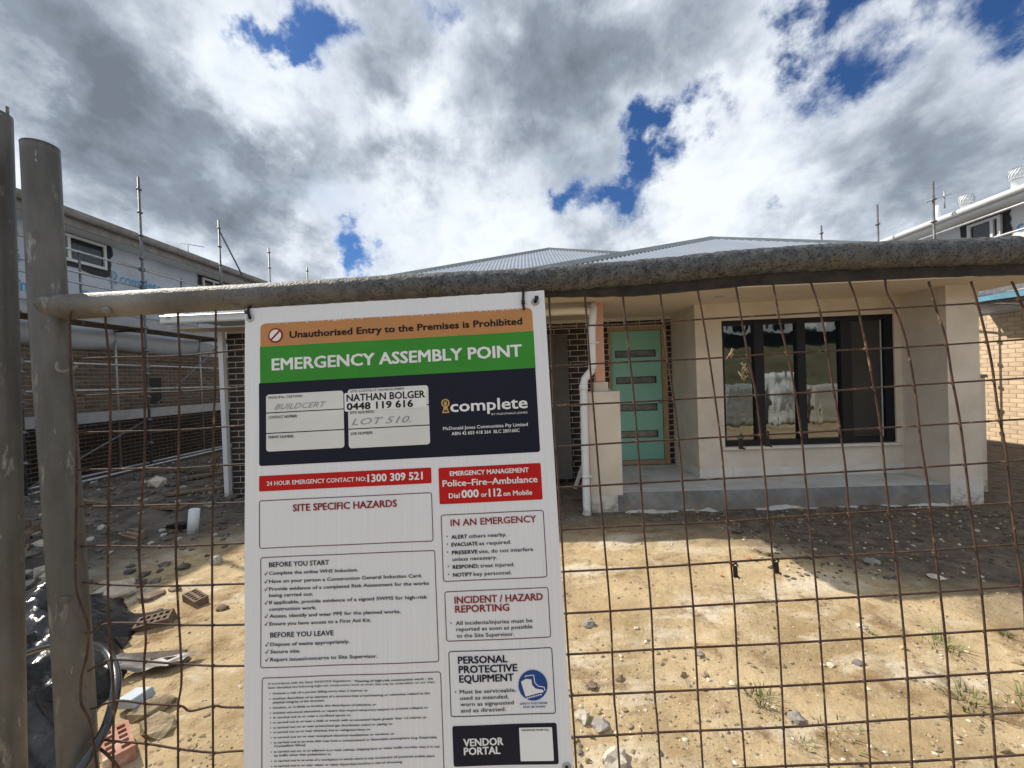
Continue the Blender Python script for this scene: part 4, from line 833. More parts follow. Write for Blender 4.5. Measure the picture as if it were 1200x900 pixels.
# board, with the fluted core showing as small teeth along the top edge
b = B(); nx, ny = 300, 30; vs = []; SH = 903
for i in range(nx+1):
    for k in range(ny+1):
        x = 600*i/nx; y = SH*k/ny+(-1.1*(i % 2)-1.0*noise.noise(Vector((i*.13, 0, 0))) if k == 0 else 0); vs.append(SP(x, y, 0))
fsz = [(i*(ny+1)+k, i*(ny+1)+k+1, (i+1)*(ny+1)+k+1, (i+1)*(ny+1)+k) for i in range(nx) for k in range(ny)]
k0 = len(vs); back = [v-sn_*.004 for v in vs]; b.add(vs, fsz); b.add(back, [f[::-1] for f in fsz])
for i in range(nx): a = i*(ny+1); c = (i+1)*(ny+1); b.f.append((a, c, k0+c, k0+a)); b.f.append((a+ny, k0+a+ny, k0+c+ny, c+ny)); b.sm += [False]*2
for k in range(ny): a = k; b.f.append((a, k0+a, k0+a+1, a+1)); a = nx*(ny+1)+k; b.f.append((a, a+1, k0+a+1, k0+a)); b.sm += [False]*2
b.build('board', M['signwhite'], sg)
H1, H2, H3, H4 = .0005, .0010, .0015, .0019
def bandobj(name, m, x0, x1, y0, y1, r=0, cs=(1, 1, 1, 1), h=H1):
    b = B(); band(b, rr(x0, x1, y0, y1, r, cs), h); return b.build(name, M[m], sg)
bandobj('tan_header', 's_tan', 32, 574, 32.5, 79, 10, (1, 1, 0, 0)); bandobj('green_header', 's_green', 31, 574.5, 79, 151.6); bandobj('navy_panel', 's_navy', 28.5, 574, 151.6, 313, 5, (0, 0, 1, 1))
bandobj('contact_strip', 's_red', 28.5, 364, 332, 361.5, 2); bandobj('emergency_box', 's_red', 378, 573.5, 333.7, 401.7, 3); bandobj('vendor_box', 's_navy', 386, 575, 796.5, 865.5, 4)
for x0, x1, ys_ in ((43, 197, (175, 211, 250.8, 287)), (205.5, 364, (173.5, 211.5, 250.9, 288.8))):
    for k in range(3):
        bandobj('write_on_field', 's_field', x0, x1, ys_[k]+(1 if k else 0), ys_[k+1]-1, 6, (k == 0, k == 0, k == 2, k == 2), H2)
bandobj('name_sticker', 's_white', 199, 360, 180.5, 216.5, 3, h=H3)
bandobj('portal_card', 's_white', 507, 566.5, 803.2, 859.3, 1.5, h=H2)
b = B(); N = 30
for nm, mt, rad, h in (('prohibition_ring', 's_darkred', 14.8, H2), ('prohibition_disc', 's_white', 11.6, H3), ('boot_disc', 's_blue', 26.5, H2)):
    cx, cy = ((62.9, 57.8) if nm[0] == 'p' else (536.2, 731.4)); b = B(); b.add([SP(cx+rad*math.cos(2*math.pi*i/N), cy+rad*math.sin(2*math.pi*i/N), h) for i in range(N)], [tuple(range(N))]); b.build(nm, M[mt], sg)
b = B(); b.add([SP(62.9+x, 57.8+y, H4) for x, y in ((-9.6, 7.2), (-7.2, 9.6), (9.6, -7.2), (7.2, -9.6))], [(0, 1, 2, 3)]); b.build('prohibition_bar', M['s_darkred'], sg)
b = B(); b.add([SP(x, y, H3) for x, y in ((515, 724), (524, 719.5), (534, 721), (535, 731), (541, 737), (554, 739.5), (555, 743.5), (545, 745), (522, 750), (520, 743))], [tuple(range(10))])
for i in range(7):
    x = 523+i*4.2; y = 752-i*.9; b.add([SP(x, y, H3), SP(x+2.9, y-.6, H3), SP(x+3.1, y+1.6, H3), SP(x+.3, y+2.2, H3)], [(0, 1, 2, 3)])
pl = [(523, 717), (523, 714.5), (538.5, 713.5), (540, 727), (546, 733), (556.5, 735), (557.5, 741)]
for p, q in zip(pl[:-1], pl[1:]):
    d = Vector((q[0]-p[0], q[1]-p[1])).normalized()*.7; nx_ = Vector((-d.y, d.x)); b.add([SP(p[0]+nx_.x, p[1]+nx_.y, H3), SP(q[0]+nx_.x, q[1]+nx_.y, H3), SP(q[0]-nx_.x, q[1]-nx_.y, H3), SP(p[0]-nx_.x, p[1]-nx_.y, H3)], [(0, 1, 2, 3)])
b.build('boot_symbol', M['s_white'], sg)
# key mark of the company name
b = B(); vs = [SP(396.3+k*math.cos(2*math.pi*i/24), 210.5+k*math.sin(2*math.pi*i/24), H2) for k in (8.2, 5.6) for i in range(24)]
b.add(vs, [(i, (i+1) % 24, 24+(i+1) % 24, 24+i) for i in range(24)])
for q in ([(393, 217), (395, 217), (392.2, 229), (389.8, 229)], [(399.6, 217), (397.6, 217), (400.6, 229), (403, 229)], [(389.8, 227), (403, 227), (403, 229.6), (389.8, 229.6)], [(393.4, 207.5), (399.2, 207.5), (399.2, 213.5), (393.4, 213.5)], [(395, 213.5), (397.6, 213.5), (398.6, 224), (394, 224)]):
    b.add([SP(x, y, H2+.0002) for x, y in q], [(0, 1, 2, 3)])
b.build('key_symbol', M['s_gold'], sg)
for nm, m_, x0, x1, y0, y1 in (('box_outline', 's_line', 28.5, 364, 378.5, 469.3), ('box_outline', 's_line', 30.5, 366.5, 485, 685.5), ('box_outline', 's_line', 33.5, 369, 702, 886), ('box_outline', 's_line', 379.5, 574, 421, 543.5), ('box_outline', 's_line', 381, 574.4, 560.8, 650.3), ('box_outline', 's_navy', 384, 575, 667.2, 781.3)):
    b = B(); outline(b, x0, x1, y0, y1, 5, 1.5, H1); b.build(nm, M[m_], sg)
def L(name, m_, h, lines):
    V, Fc = letters([text(s, x, -y, hh, x1, bo, sh, al) for s, x, y, hh, x1, bo, sh, al in [tuple(l)+(None, 0, 0, 'L')[len(l)-4:] for l in lines]])
    b = B(); b.add([SP(p, -q, h+k) for p, q, k in V], Fc); return b.build(name, M[m_], sg)
L('warning_lettering', 's_black', H2, [('Unauthorised Entry to the Premises is Prohibited', 91.5, 64.5, 13.0, 553, .036)])
L('title_lettering', 's_white', H2, [('EMERGENCY ASSEMBLY POINT', 55.6, 127.2, 22.5, 549, .034)])
L('field_lettering', 's_black', H3, [('PRINCIPAL CERTIFIER:', 48, 183.5, 4.6, 117), ('CONTACT NUMBER:', 48, 222.3, 5, 106, .01), ('PERMIT NUMBER:', 48, 261, 5, 99, .01), ('SITE CONTACT NAME/NUMBER:', 211, 179.6, 4.2, 318), ('SITE ADDRESS:', 209.4, 221.5, 4.8, 257, .01), ('JOB NUMBER:', 209.3, 262.3, 5, 254, .01)])
L('certifier_handwriting', 's_ink', H3, [('BUILDCERT', 60, 205, 10.5, 164, -.006, .45)]); L('address_handwriting', 's_ink', H3, [('LOT 510.', 212, 243.5, 12.5, 328, -.006, .35)])
L('sticker_lettering', 's_black', H4, [('NATHAN BOLGER', 203.7, 197, 13.4, 357, .024), ('0448 119 616', 204, 213.8, 13.2, 333, .036)])
L('company_lettering', 's_white', H2, [('complete', 406, 228, 21.5, 554.5, .024), ('BY McDONALD JONES', 485, 238.5, 3.6, 554), ('McDonald Jones Communities Pty Limited', 390, 262.4, 6.2, 553, .01), ('ABN 42 603 418 364  BLC 280160C', 406, 273, 6.2, 537, .01)])
L('contact_lettering', 's_white', H2, [('24 HOUR EMERGENCY CONTACT NO:', 44.4, 351, 8, 238, .02), ('1300 309 521', 241.5, 353.3, 14, 347, .034)])
L('emergency_lettering', 's_white', H2, [('EMERGENCY MANAGEMENT', 400, 349.5, 8.4, 550, .034), ('Police\u2013Fire\u2013Ambulance', 385.5, 369, 11.6, 565.5, .028), ('Dial', 396.5, 391, 8.8, 417, .028), ('000', 421, 391.3, 14, 453, .036), ('or', 458, 391.3, 8.8, 469, .028), ('112', 473, 391.5, 14, 496, .036), ('on Mobile', 500, 391.7, 8.8, 554, .028)])
L('hazard_heading', 's_darkred', H2, [('SITE SPECIFIC HAZARDS', 94.7, 402, 12.8, 296, .028)])
L('steps_heading', 's_darkred', H2, [('IN AN EMERGENCY', 398, 442.5, 12, 559, .02)]); L('reporting_heading', 's_darkred', H2, [('INCIDENT / HAZARD', 399.6, 583.2, 12.2, 563, .028), ('REPORTING', 400.2, 599.4, 12.2, 500, .028)])
TX = [('Complete the online WHS Induction.', 47.5, 518.3, 6.1, 219), ('Have on your person a Construction General Induction Card.', 47.4, 533.2, 6.1, 340), ('Provide evidence of a completed Risk Assessment for the works', 47.4, 547.2, 6.1, 352.5), ('being carried out.', 47.4, 558.8, 6.1, 132), ('If applicable, provide evidence of a signed SWMS for high-risk', 47.4, 571.8, 6.1, 348.5), ('construction work.', 47.4, 583.6, 6.1, 138), ('Assess, identify and wear PPE for the planned works.', 48.3, 596.2, 6.1, 298), ('Ensure you have access to a First Aid Kit.', 48.2, 610, 6.1, 241), ('Dispose of waste appropriately.', 50, 646.7, 6.1, 200), ('Secure site.', 50, 659.7, 6.1, 107), ('Report issues/concerns to Site Supervisor.', 50, 673.7, 6.1, 252)]
L('checklist_lettering', 's_black', H2, [('BEFORE YOU START', 47.5, 504, 8.8, 163.5, .02), ('BEFORE YOU LEAVE', 49.6, 631.5, 8.8, 170, .02)]+[q+(.022,) for q in TX])
b = B()
for y in (518.3, 533.2, 547.2, 571.8, 596.2, 610, 646.7, 659.7, 673.7):
    x = 38.3+(1.7 if y > 640 else 0); b.add([SP(x+p, y-q, H2) for p, q in ((0, 2.6), (1.2, 3.4), (2.5, 1.5), (5.6, 7), (6.7, 6.6), (2.8, -.3), (2, -.3))], [(0, 1, 2, 6), (2, 3, 4, 5), (2, 5, 6)])
b.build('tick_marks', M['s_black'], sg)
FP_ = ['involves a risk of a person falling more than 2 metres; or', 'involves demolition of an element of a structure that is load-bearing or otherwise related to the', '~physical integrity of the structure', 'involves, or is likely to involve, the disturbance of asbestos; or', 'involves structural alterations or repairs that require temporary support to prevent collapse; or', 'is carried out in or near a confined space; or', 'is carried out in or near a shaft or trench with an excavated depth greater than 1.5 metres; or', 'is carried out on or near pressurised gas distribution mains or piping; or', 'is carried out on or near chemical, fuel or refrigerant lines; or', 'is carried out on or near energised electrical installations or services; or', 'is carried out in an area that may have a contaminated or flammable atmosphere (e.g. Respirable', '~Crystalline Silica)', 'is carried out on, in or adjacent to a road, railway, shipping lane or other traffic corridor that is in use', '~by traffic other than pedestrians; or', 'is carried out in an area of a workplace in which there is any movement of powered mobile plant', 'is carried out in or near water or other liquid that involves a risk of drowning']
YS_ = [731.5, 740.5, 747.2, 756.2, 765.2, 773.3, 781.8, 790.6, 798.6, 807.6, 816.3, 822.4, 832, 838.6, 847.8, 856.4]
XE = [233, 347, 151, 248, 343, 201, 340, 277, 236, 280, 357, 115, 362, 163, 352, 292]
fine = [('In accordance with the State WHS/OHS Regulations -', 46.2, 714.2, 3.5, 205, .02), ('Meaning of high-risk construction work - we', 209, 715.2, 3.5, 353.5, .036), ('have identified the following high-risk construction work as work that may be undertaken on our sites:', 46.2, 721.4, 3.5, 357.7, .02)]
for s_, y, xe in zip(FP_, YS_, XE): fine.append((s_.strip('~'), 55+(y-730)*.025, y, 3.4, xe, .035))
L('fine_print', 's_black', H2, fine)
b = B()
for s_, y in list(zip(FP_, YS_)):
    if s_[0] != '~': b.add([SP(49.5+(y-730)*.025+1.0*math.cos(a*math.pi/4), y-1.5+1.0*math.sin(a*math.pi/4), H2) for a in range(8)], [tuple(range(8))])
for x, y in ((390, 462), (390, 476), (390, 490.6), (390.5, 516.6), (390.5, 531), (391, 618.2), (394.5, 739)):
    b.add([SP(x+1.3*math.cos(a*math.pi/4), y-1+1.3*math.sin(a*math.pi/4), H2) for a in range(8)], [tuple(range(8))])
b.build('bullet_marks', M['s_black'], sg)
L('emergency_steps_lettering', 's_black', H2, [('ALERT', 398.4, 466, 6.6, 428, .034), ('others nearby.', 431, 466, 6.6, 502, .016), ('EVACUATE', 398, 480, 6.6, 447, .034), ('as required.', 450, 480, 6.6, 510, .016), ('PRESERVE', 398.5, 494.6, 6.6, 446, .034), ('site, do not interfere', 449, 494.8, 6.6, 550, .016), ('unless necessary.', 398.5, 506.6, 6.6, 482, .016), ('RESPOND;', 398.7, 520.6, 6.6, 447, .034), ('treat injured.', 450, 520.6, 6.6, 514, .016), ('NOTIFY', 398.7, 535, 6.6, 434, .034), ('key personnel.', 437, 535, 6.6, 508, .016)])
L('reporting_lettering', 's_black', H2, [('All incidents/injuries must be', 400, 621.5, 6.6, 541.5, .016), ('reported as soon as possible', 400.5, 632.3, 6.6, 541, .016), ('to the Site Supervisor.', 401, 643.8, 6.6, 507, .016)])
L('equipment_heading', 's_navy', H2, [('PERSONAL', 401.7, 689.4, 12.2, 492, .034), ('PROTECTIVE', 402.3, 705.7, 12.2, 509, .034), ('EQUIPMENT', 402.7, 722, 12.2, 502, .034)])
L('equipment_lettering', 's_black', H2, [('Must be serviceable,', 402.2, 741.3, 6.4, 505, .016), ('used as intended,', 402.5, 752, 6.4, 491, .016), ('worn as signposted', 402.6, 762.7, 6.4, 500, .016), ('and as directed.', 403.2, 773.5, 6.4, 485, .016)])
L('boot_caption', 's_blue', H2, [('SAFETY FOOTWEAR', 511, 764, 3.0, 561, .036), ('MUST BE WORN', 517, 770, 3.0, 556, .036)])
L('portal_lettering', 's_white', H2, [('VENDOR', 405.8, 831, 12.3, 477, .034), ('PORTAL', 406, 845.8, 12.3, 471, .034)])
L('portal_card_heading', 's_black', H3, [('VENDOR PORTAL', 511, 808.6, 2.8, 561, .036)])
b = B(); rnd = random.Random(4)
for k in range(95):
    x = rnd.choice((rnd.uniform(120, 240), rnd.uniform(300, 560), rnd.uniform(45, 560))); hh = rnd.uniform(.6, 3.4); b.add([SP(x, 32.3, H2), SP(x+1.3, 32.3, H2), SP(x+1.1, 32.5+hh, H2), SP(x+.2, 32.5+hh, H2)], [(0, 1, 2, 3)])
b.build('scuffed_print', M['signwhite'], sg, kind='stuff')
for x, y in ((11.3, 19.4), (581.5, 21.2), (588.6, 870), (11, 880)):
    b = B(); c_ = SP(x, y, .0006); vs = []
    for k, (q, h) in enumerate(((3.0, .0), (3.6, .0018), (6.0, .0022), (7.6, .0012), (7.9, 0))):
        vs += [c_+(su*math.cos(2*math.pi*i/20)+sv*math.sin(2*math.pi*i/20))*q*SK+sn_*h for i in range(20)]
    b.add(vs, [(k*20+i, k*20+(i+1) % 20, (k+1)*20+(i+1) % 20, (k+1)*20+i) for k in range(4) for i in range(20)], True)
    b.build('eyelet', M['steel'], sg)
    b = B(); b.add([SP(x+3.1*math.cos(2*math.pi*i/12), y+3.1*math.sin(2*math.pi*i/12), .0004) for i in range(12)], [tuple(range(12))]); b.build('eyelet_hole', M['s_black'], sg)
def tie(pts, r, label):
    b = B(); b.tube(spline([Vector(p) for p in pts], 5), r, 6); c_ = Vector(pts[1]); b.obox(c_+sn_*.002, su*.0035, sv*.003, sn_*.003)
    b.build('cable_tie', M['tie'], None, pts[0], label=label, cat='cable tie')
rb = lambda a: FL(a, 178)
c1 = SP(11.3, 19.4, .002); q1 = FL(-553, 152, .022)
tie([c1, SP(9.5, 9, .005), SP(9, 0, .003), SP(8.5, -6, -.004), FL(-537, 152, .004), FL(-538, 148, -.004)], .0024, 'black cable tie at the top left corner of the white sign')
tie([SP(558.5, 36, .002), SP(557.5, 22, .0035), SP(559, 3, .004), SP(559.5, -5, .000), SP(560, -7, -.008)], .0024, 'black cable tie near the top right corner of the white sign')
tie([SP(581.5, 21.2, .002), SP(584, 15, .003), SP(582, 12, .002)], .0018, 'short cut cable tie end in the top right eyelet of the sign')

# ================================================================= THINGS LYING ON THE GROUND
def cored_mesh(m, name='cored_brick'):
    b = B(); xs = [-.115, -.096]; hw = .027; gap = (.23-.038-5*hw)/4
    for k in range(5): xs.append(xs[-1]+hw); xs.append(xs[-1]+gap) if k < 4 else xs.append(.115)
    ys = [-.055, -.040, -.010, .010, .040, .055]; holes = {(i, j) for i in (1, 3, 5, 7, 9) for j in (1, 3)}
    nx_, ny_ = len(xs), len(ys)
    for z, top in ((.076, 1), (0, 0)):
        vs = [(x, y, z) for x in xs for y in ys]; fs = []
        for i in range(nx_-1):
            for j in range(ny_-1):
                if (i, j) in holes: continue
                f = (i*ny_+j, (i+1)*ny_+j, (i+1)*ny_+j+1, i*ny_+j+1); fs.append(f if top else f[::-1])
        b.add(vs, fs)
    for (i, j) in holes:
        a0, a1, c0, c1 = xs[i], xs[i+1], ys[j], ys[j+1]; b.add([(a0, c0, 0), (a1, c0, 0), (a1, c1, 0), (a0, c1, 0), (a0, c0, .076), (a1, c0, .076), (a1, c1, .076), (a0, c1, .076)], [(0, 4, 5, 1), (1, 5, 6, 2), (2, 6, 7, 3), (3, 7, 4, 0)])
    b.add([(x, y, z) for z in (0, .076) for x, y in ((-.115, -.055), (.115, -.055), (.115, .055), (-.115, .055))], [(0, 1, 5, 4), (1, 2, 6, 5), (2, 3, 7, 6), (3, 0, 4, 7)])
    return b.mesh(name, m)
cmesh = {k: cored_mesh(M[k]) for k in ('corebrick', 'redbrick')}
def cored(x, y, rz, label, rx=0, ry=0, k='corebrick', dz=0, s=1, group=None, sink=.006):
    o = bpy.data.objects.new('cored_brick', cmesh[k]); COL.objects.link(o); o.location = (x, y, gz(x, y)-sink+dz); o.rotation_euler = (R(rx), R(ry), R(rz)); o.scale = (s, s, s); props(o, label, 'brick', group); return o
cored(-2.62, 3.02, -28, 'dark cored brick lying flat on sunlit sand just left of the sign', 4, 3, s=.86)
cored(-2.66, 2.73, 20, 'brown cored brick tilted on the sand nearer the fence post', 14, -8, s=.9)
cored(-4.42, 4.34, -15, 'cored brick lying alone in the shade left of the white pipe stub', 25, 4)
cored(-5.72, 4.30, -20, 'topmost cored brick of the rough heap beside the left post', 2, 0, dz=.17); cored(-5.70, 4.32, 10, 'middle cored brick of the rough heap beside the left post', 0, 0, dz=.085); cored(-5.68, 4.28, -35, 'lowest cored brick of the rough heap beside the left post')
cored(-1.93, 1.76, -38, 'red clay cored brick at the bottom edge right of the post', 0, 0, 'redbrick', s=.95)
cored(-5.3, 3.9, 40, 'cored brick half sunk between the brick heap and the rubble', 30, 10)
def stone(x, y, r, label, m='stone', fl=.6, sub=2, name='rock', cat='rock', seed=None, asp=1.0, rough=.3, rot=None, group=None):
    seed = seed or int(x*131+y*77) % 997; vs, fs = ico((x, y, gz(x, y)+r*fl*.45), r*asp, r, r*fl, seed, sub, rough, rot); b = B(); b.add(vs, fs, False)
    return b.build(name, M[m], None, (x, y, gz(x, y)), label=label, cat=cat, group=group)
stone(.33, 2.68, .038, 'grey rock on the sand just right of the sign'); stone(.27, 2.14, .028, 'small dark brown rock beside the sign', 'corebrick')
stone(.27, 1.89, .040, 'pale flat rock near the lower right corner of the sign', 'stone', .4); stone(.19, 1.93, .035, 'crumbly pale stone touching the sign edge', 'palestone'); stone(.30, 1.72, .055, 'largest pale stone below the sign corner', 'palestone', .6)
stone(1.18, 1.94, .032, 'dark grey rock on the sand under the right grass tuft', 'stone', .8); stone(.92, 2.38, .022, 'grey pebble in the middle of the lit sand'); stone(.62, 3.43, .020, 'pale pebble on sand in front of the porch pier', 'palestone')
stone(-2.98, 3.68, .052, 'round dark clod on the lit sand left of the sign', 'stone', .95, rough=.1); stone(-3.34, 3.10, .13, 'broad cream boulder at the edge of the shade', 'palestone', .62, 3, asp=1.3, rough=.2)
stone(-3.02, 3.08, .07, 'split dark brick fragment by the cream boulder', 'corebrick', .4, 1, 'brick_fragment', 'rubble', asp=1.4, rough=.12); stone(-2.93, 3.18, .05, 'smaller dark chip behind the split brick fragment', 'corebrick', .4, 1, 'brick_fragment', 'rubble', rough=.15)
stone(-6.5, 6.8, .15, 'pale block on the shaded ground near the left house', 'paleblock', .8, 1, 'concrete_lump', 'rubble', rough=.12)
stone(-2.0, 2.0, .085, 'tan brick chunk behind the red brick near the post', 'dirtclod', .45, 1, 'brick_fragment', 'rubble', asp=1.3, rough=.15); stone(-1.86, 1.90, .075, 'longer brown chunk just above the red brick', 'dirtclod', .4, 1, 'brick_fragment', 'rubble', asp=1.6, rough=.15)
stone(1.83, 3.60, .022, 'orange plastic scrap at the edge of the roof shadow', 'orange', .4, 1, 'plastic_scrap', 'litter'); stone(1.46, 3.29, .014, 'tiny orange scrap on the open sand', 'orange', .5, 1, 'plastic_scrap', 'litter')
stone(2.78, 3.5, .055, 'crumbled grey lump in the dark part of the roof shadow', 'stone', .5); stone(3.02, 3.22, .05, 'pale flat chip in the roof shadow near the fence', 'palestone', .25); stone(2.0, 2.62, .024, 'white pebble on the sand below the shadow line', 'palestone', .6)
stone(.62, 2.62, .016, 'small pebble beside the grey rock right of the sign', 'palestone')
stone(-2.3, 2.88, .035, 'rough pebble between the two cored bricks and the sign', 'corebrick')
for i in range(9):
    a = i*.7; stone(-4.25+.22*math.cos(a)*(.4+.1*i), 3.30+.13*math.sin(a)*(.4+.1*i), .05+.02*(i % 3), 'grey angular rubble piled in the shade left of the fence post', 'stone' if i % 3 else 'palestone', .7, 1, 'rubble_piece', 'rubble', seed=i+50, group='grey rubble pile by the left post', rough=.35)
# white pipe stub and puddly slabs of dried slurry
b = B(); b.tube([(-3.93, 4.52, -.05), (-3.89, 4.52, .27)], .055, 16); b.tube([(-3.891, 4.52, .268), (-3.89, 4.52, .272)], .043, 16); b.build('pipe_stub', M['pvc'], None, (-3.93, 4.52, -.05), label='white plastic pipe stub standing in the shaded dirt', cat='pipe')
b = B(); b.obox((-4.15, 4.62, .06), (.10, .0, .0), (.02, .06, 0), (0, 0, .022)); b.build('plastic_offcut', M['black'], None, (-4.15, 4.62, 0), label='black plastic offcut lying beside the white pipe stub', cat='offcut')
b = B(); b.obox((-2.40, 2.37, .018), (.24, .01, .008), (-.002, .035, 0), (0, 0, .012)); b.build('timber_batten', M['darkrust'], None, (-2.4, 2.37, 0), label='dark batten lying along the top edge of the black sheeting', cat='batten')
b = B(); b.obox((-2.10, 2.02, .045), (.055, -.01, .01), (.012, .05, 0), (-.01, 0, .022)); bevel(b.build('small_carton', M['whitebox'], None, (-2.1, 2.02, 0), label='pale blue carton on the sand right of the black sheeting', cat='carton'), .004)
for i, (x, y, r_, l_) in enumerate(((-5.2, 6.2, .5, 0), (-6.4, 5.7, -.3, 1), (-5.9, 7.6, .8, 2), (-4.9, 5.3, -.15, 3), (-7.0, 7.9, .1, 4))):
    w_ = (.9, .7, 1.1, .5, 1.3)[i]; b = B(); z = gz(x, y)+.04; b.obox((x, y, z), (w_/2*math.cos(r_), w_/2*math.sin(r_), 0), (-.05*math.sin(r_), .05*math.cos(r_), 0), (0, 0, .018)); b.build('timber_board', M['plank'], None, (x, y, z-.02), label=('weathered board on the shaded dirt behind the pipe stub', 'short board lying by the left scaffold', 'long board lying before the left brick wall', 'broken board end nearest the shade edge', 'longest board under the left scaffold')[l_], cat='board')
# crumpled black sheeting
b = B(); NX, NY = 110, 90; vs = []
x0, x1, y0, y1 = -4.35, -1.98, 1.45, 3.05
for i in range(NX+1):
    for k in range(NY+1):
        x = x0+(x1-x0)*i/NX; y = y0+(y1-y0)*k/NY
        ex = min(1, max(0, (-2.02+.05*math.sin(y*9)-.80*max(0, min(.75, y-1.72))-.35*max(0, y-2.47)-x)/.50)); ey = min(1, max(0, (2.98+.1*math.sin(x*7)-y)/.5))
        q = Vector((x*2.2, y*2.2, 5)); rid = 1-2*abs(noise.noise(q)); rid2 = 1-2*abs(noise.noise(q*2.6+Vector((4, 0, 0)))); rid3 = 1-2*abs(noise.noise(q*6))
        h = (ex*ey)**.8*(.20+.12*rid+.06*rid2+.034*rid3+.012*(1-2*abs(noise.noise(q*13))))-(.02 if ex*ey <= 0 else -.004)
        vs.append((x+.03*noise.noise(q*3), y+.03*noise.noise(q*3+Vector((7, 7, 7))), gz(x, y)+h))
b.add(vs, [(i*(NY+1)+k, (i+1)*(NY+1)+k, (i+1)*(NY+1)+k+1, i*(NY+1)+k+1) for i in range(NX) for k in range(NY)], True)
b.build('plastic_sheeting', M['sheet'], None, (-3, 2.3, 0), label='crumpled heap of black plastic sheeting behind the left fence post', cat='plastic sheet')
# a thrown-back flap of the same sheeting and its pale underside
b = B(); vs = []
for i in range(15):
    for k in range(9):
        a, c_ = i/14, k/8; vs.append((-2.55+.40*a+.10*c_, 2.16+.15*c_+.10*a, .04+gz(-2.3, 2.2)+.05*math.sin(a*5+c_*2)*(1-a)+.03*noise.noise(Vector((a*4, c_*4, 2)))))
b.add(vs, [(i*9+k, (i+1)*9+k, (i+1)*9+k+1, i*9+k+1) for i in range(14) for k in range(8)], True); b.build('sheet_flap', M['dkgutter'], None, (-2.4, 2.2, .018), label='silvery torn flap lying at the edge of the black sheeting', cat='plastic sheet')
# grass
def tuft(x, y, n_, h, label, sp=.06):
    n_ = int(n_*.6); h *= .85; sp *= 1.2
    b = B(); rnd = random.Random(int(x*1000))
    for k in range(n_):
        a = rnd.uniform(0, 6.28); q = rnd.random()**.7*sp; px, py = x+q*math.cos(a), y+q*math.sin(a); hh = h*rnd.uniform(.3, .85); le = rnd.uniform(.3, 1.6)*hh; wd = .0035; z = gz(px, py)-.003
        d = Vector((math.cos(a+rnd.uniform(-.8, .8)), math.sin(a+rnd.uniform(-.8, .8)), 0)); s_ = Vector((-d.y, d.x, 0))*wd
        p0 = Vector((px, py, z)); p1 = p0+d*le*.35+Vector((0, 0, hh*.65)); p2 = p0+d*le+Vector((0, 0, hh*.85))
        b.add([p0-s_, p0+s_, p1+s_*.7, p1-s_*.7, p2], [(0, 1, 2, 3), (3, 2, 4)])
    b.build('grass_tuft', M['grass'], None, (x, y, gz(x, y)), label=label, cat='grass')
tuft(1.09, 2.07, 90, .085, 'low green grass tuft near the lower middle of the lit sand'); tuft(2.30, 2.42, 80, .10, 'leaning grass tuft in the sand at the right, farther one', .08)
tuft(2.05, 2.04, 90, .095, 'spiky grass tuft at lower right nearest the fence', .08); tuft(2.30, 2.0, 80, .09, 'grass tuft at the right edge beside the spiky one', .08); tuft(1.30, 1.86, 50, .05, 'short sparse weeds at the bottom of the picture', .10); tuft(2.75, 2.52, 50, .06, 'small green sprout by the right picture edge', .022); tuft(2.0, 2.55, 26, .05, 'thin dry sprout left of the leaning grass tuft', .022); tuft(1.12, 1.80, 30, .05, 'tiny weed patch under the dark grey rock', .06)
# gravel and crumbs nobody could count
def scatter(name, m, n_, fx, size, label, sub=1, seed=1, fl=.6):
    b = B(); rnd = random.Random(seed); protos = [ico((0, 0, 0), 1, 1, fl, s_, sub, .32) for s_ in range(8)]
    for k in range(n_):
        x, y = fx(rnd); vs, fs = protos[k % 8]; r_ = size*math.exp(rnd.gauss(0, .45)); a = rnd.uniform(0, 6.28); ca, sa = math.cos(a), math.sin(a); z = gz(x, y)+r_*.15
        b.add([(x+r_*(v.x*ca-v.y*sa), y+r_*(v.x*sa+v.y*ca), z+r_*v.z) for v in vs], fs)
    o = b.build(name, M[m], None, label=label, cat='gravel', kind='stuff'); return o
def near(r):
    while True:
        y = 1.55+3.3*r.random()**2.3; x = r.uniform(-3.9, 3.4)
        if noise.noise(Vector((x*1.3, y*1.3, 9)))+r.random()*.7 > .25: return x, y
def lower(r):
    return r.uniform(-.1, 3.2), 1.55+.9*r.random()**1.5
def left(r):
    while True:
        x, y = r.uniform(-8.5, -2.6), r.uniform(2.4, 9.5)
        if x < -3.2 or y < 3: return x, y
def foot(r): return r.uniform(-.2, 5.6), r.uniform(4.2, 4.88)
scatter('dirt_crumbs', 'dirtclod', 4200, near, .0048, 'loose crumbs of sandy dirt strewn over the ground', 1, 2)
scatter('pale_grit', 'palestone', 350, near, .0045, 'pale grit scattered over the sand', 1, 3); scatter('pale_grit', 'palestone', 170, lower, .0065, 'coarser pale grit along the foot of the fence', 1, 9)
scatter('grey_gravel', 'stone', 500, near, .0065, 'grey gravel scattered over the sand', 1, 4)
scatter('dirt_clods', 'dirtclod', 260, lower, .010, 'clods of sandy soil near the fence', 1, 5); scatter('dirt_clods', 'shadeclod', 1500, left, .03, 'soil clods with shade-darkened colour in front of the left house', 1, 6); scatter('stone_rubble', 'stone', 200, left, .03, 'stone rubble in the shade of the left house', 1, 7)
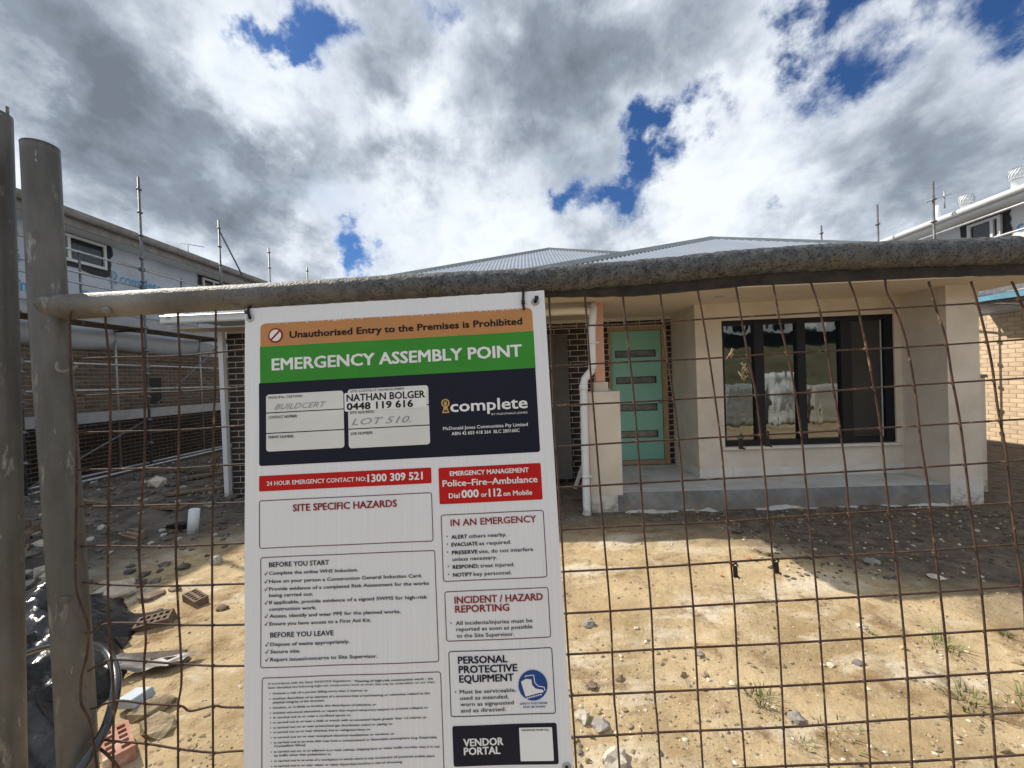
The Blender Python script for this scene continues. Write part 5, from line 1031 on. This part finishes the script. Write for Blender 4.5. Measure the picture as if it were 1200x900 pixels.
def shade(r): return r.uniform(1.9, 5.0), r.uniform(3.15, 4.85)
scatter('dirt_clods', 'shadeclod', 650, shade, .011, 'clods darkened in colour for the roof shadow at the right', 1, 12); scatter('pale_grit', 'palestone', 140, shade, .010, 'pale chips in the roof shadow at the right', 1, 13)
scatter('dirt_clods', 'dirtclod', 160, foot, .014, 'clods of soil along the foot of the porch', 1, 8)

# ================================================================= BEHIND THE CAMERA (seen mirrored in the window)
wrapstack(5.7, 6.9, -2.3, -1.3, 0, 1.2, 'wrapped_pallet', 'pallet of blocks in white woven wrap across the verge', 'pallet', M['dullpoly'], 21, .022)
wrapstack(7.2, 8.0, -2.2, -1.3, 0, 1.5, 'bulk_bag', 'tall white bulk bag standing on the verge', 'bulk bag', M['poly'], 23, .09)
b = B(); b.box(-14, 45, -23.6, -23.5, 2.6, 4.75); b.build('boundary_fence', M['frame'], None, (10, -23.5, 2.6), label='dark solid fence along the top of the grassy bank across the street', cat='fence')
wrapstack(8.4, 9.9, -2.6, -1.4, 0, 1.1, 'wrapped_pallet', 'grey wrapped pallet beside the bulk bag', 'pallet', M['paleblock'], 25, .018)
for i, (x, w_, lab) in enumerate(((2, 9, 'cream house on the grassy bank across the street'), (13.5, 10, 'white house on the grassy bank across the street'), (26, 10, 'grey roofed house at the far end of the bank'))):
    h_ = thing('distant_house', lab, 'house', (x, -26, 3)); z = 4.5
    b = B(); b.box(x, x+w_, -32, -26, z-.6, z+2.7); b.build('wall', M['cladding' if i else 'render'], h_)
    b = B(); b.add([(x-.5, -25.4, z+2.7), (x+w_+.5, -25.4, z+2.7), (x+w_+.5, -32.6, z+2.7), (x-.5, -32.6, z+2.7), (x+3, -29, z+4.4), (x+w_-3, -29, z+4.4)], [(0, 1, 5, 4), (1, 2, 5), (2, 3, 4, 5), (3, 0, 4), (0, 3, 2, 1)]); b.build('roof', M['ridge'], h_)
    for k in range(3):
        b = B(); b.box(x+1+k*w_/3, x+2.6+k*w_/3, -26, -25.96, z+.7, z+2.0); b.build('window', M['frame'], h_)
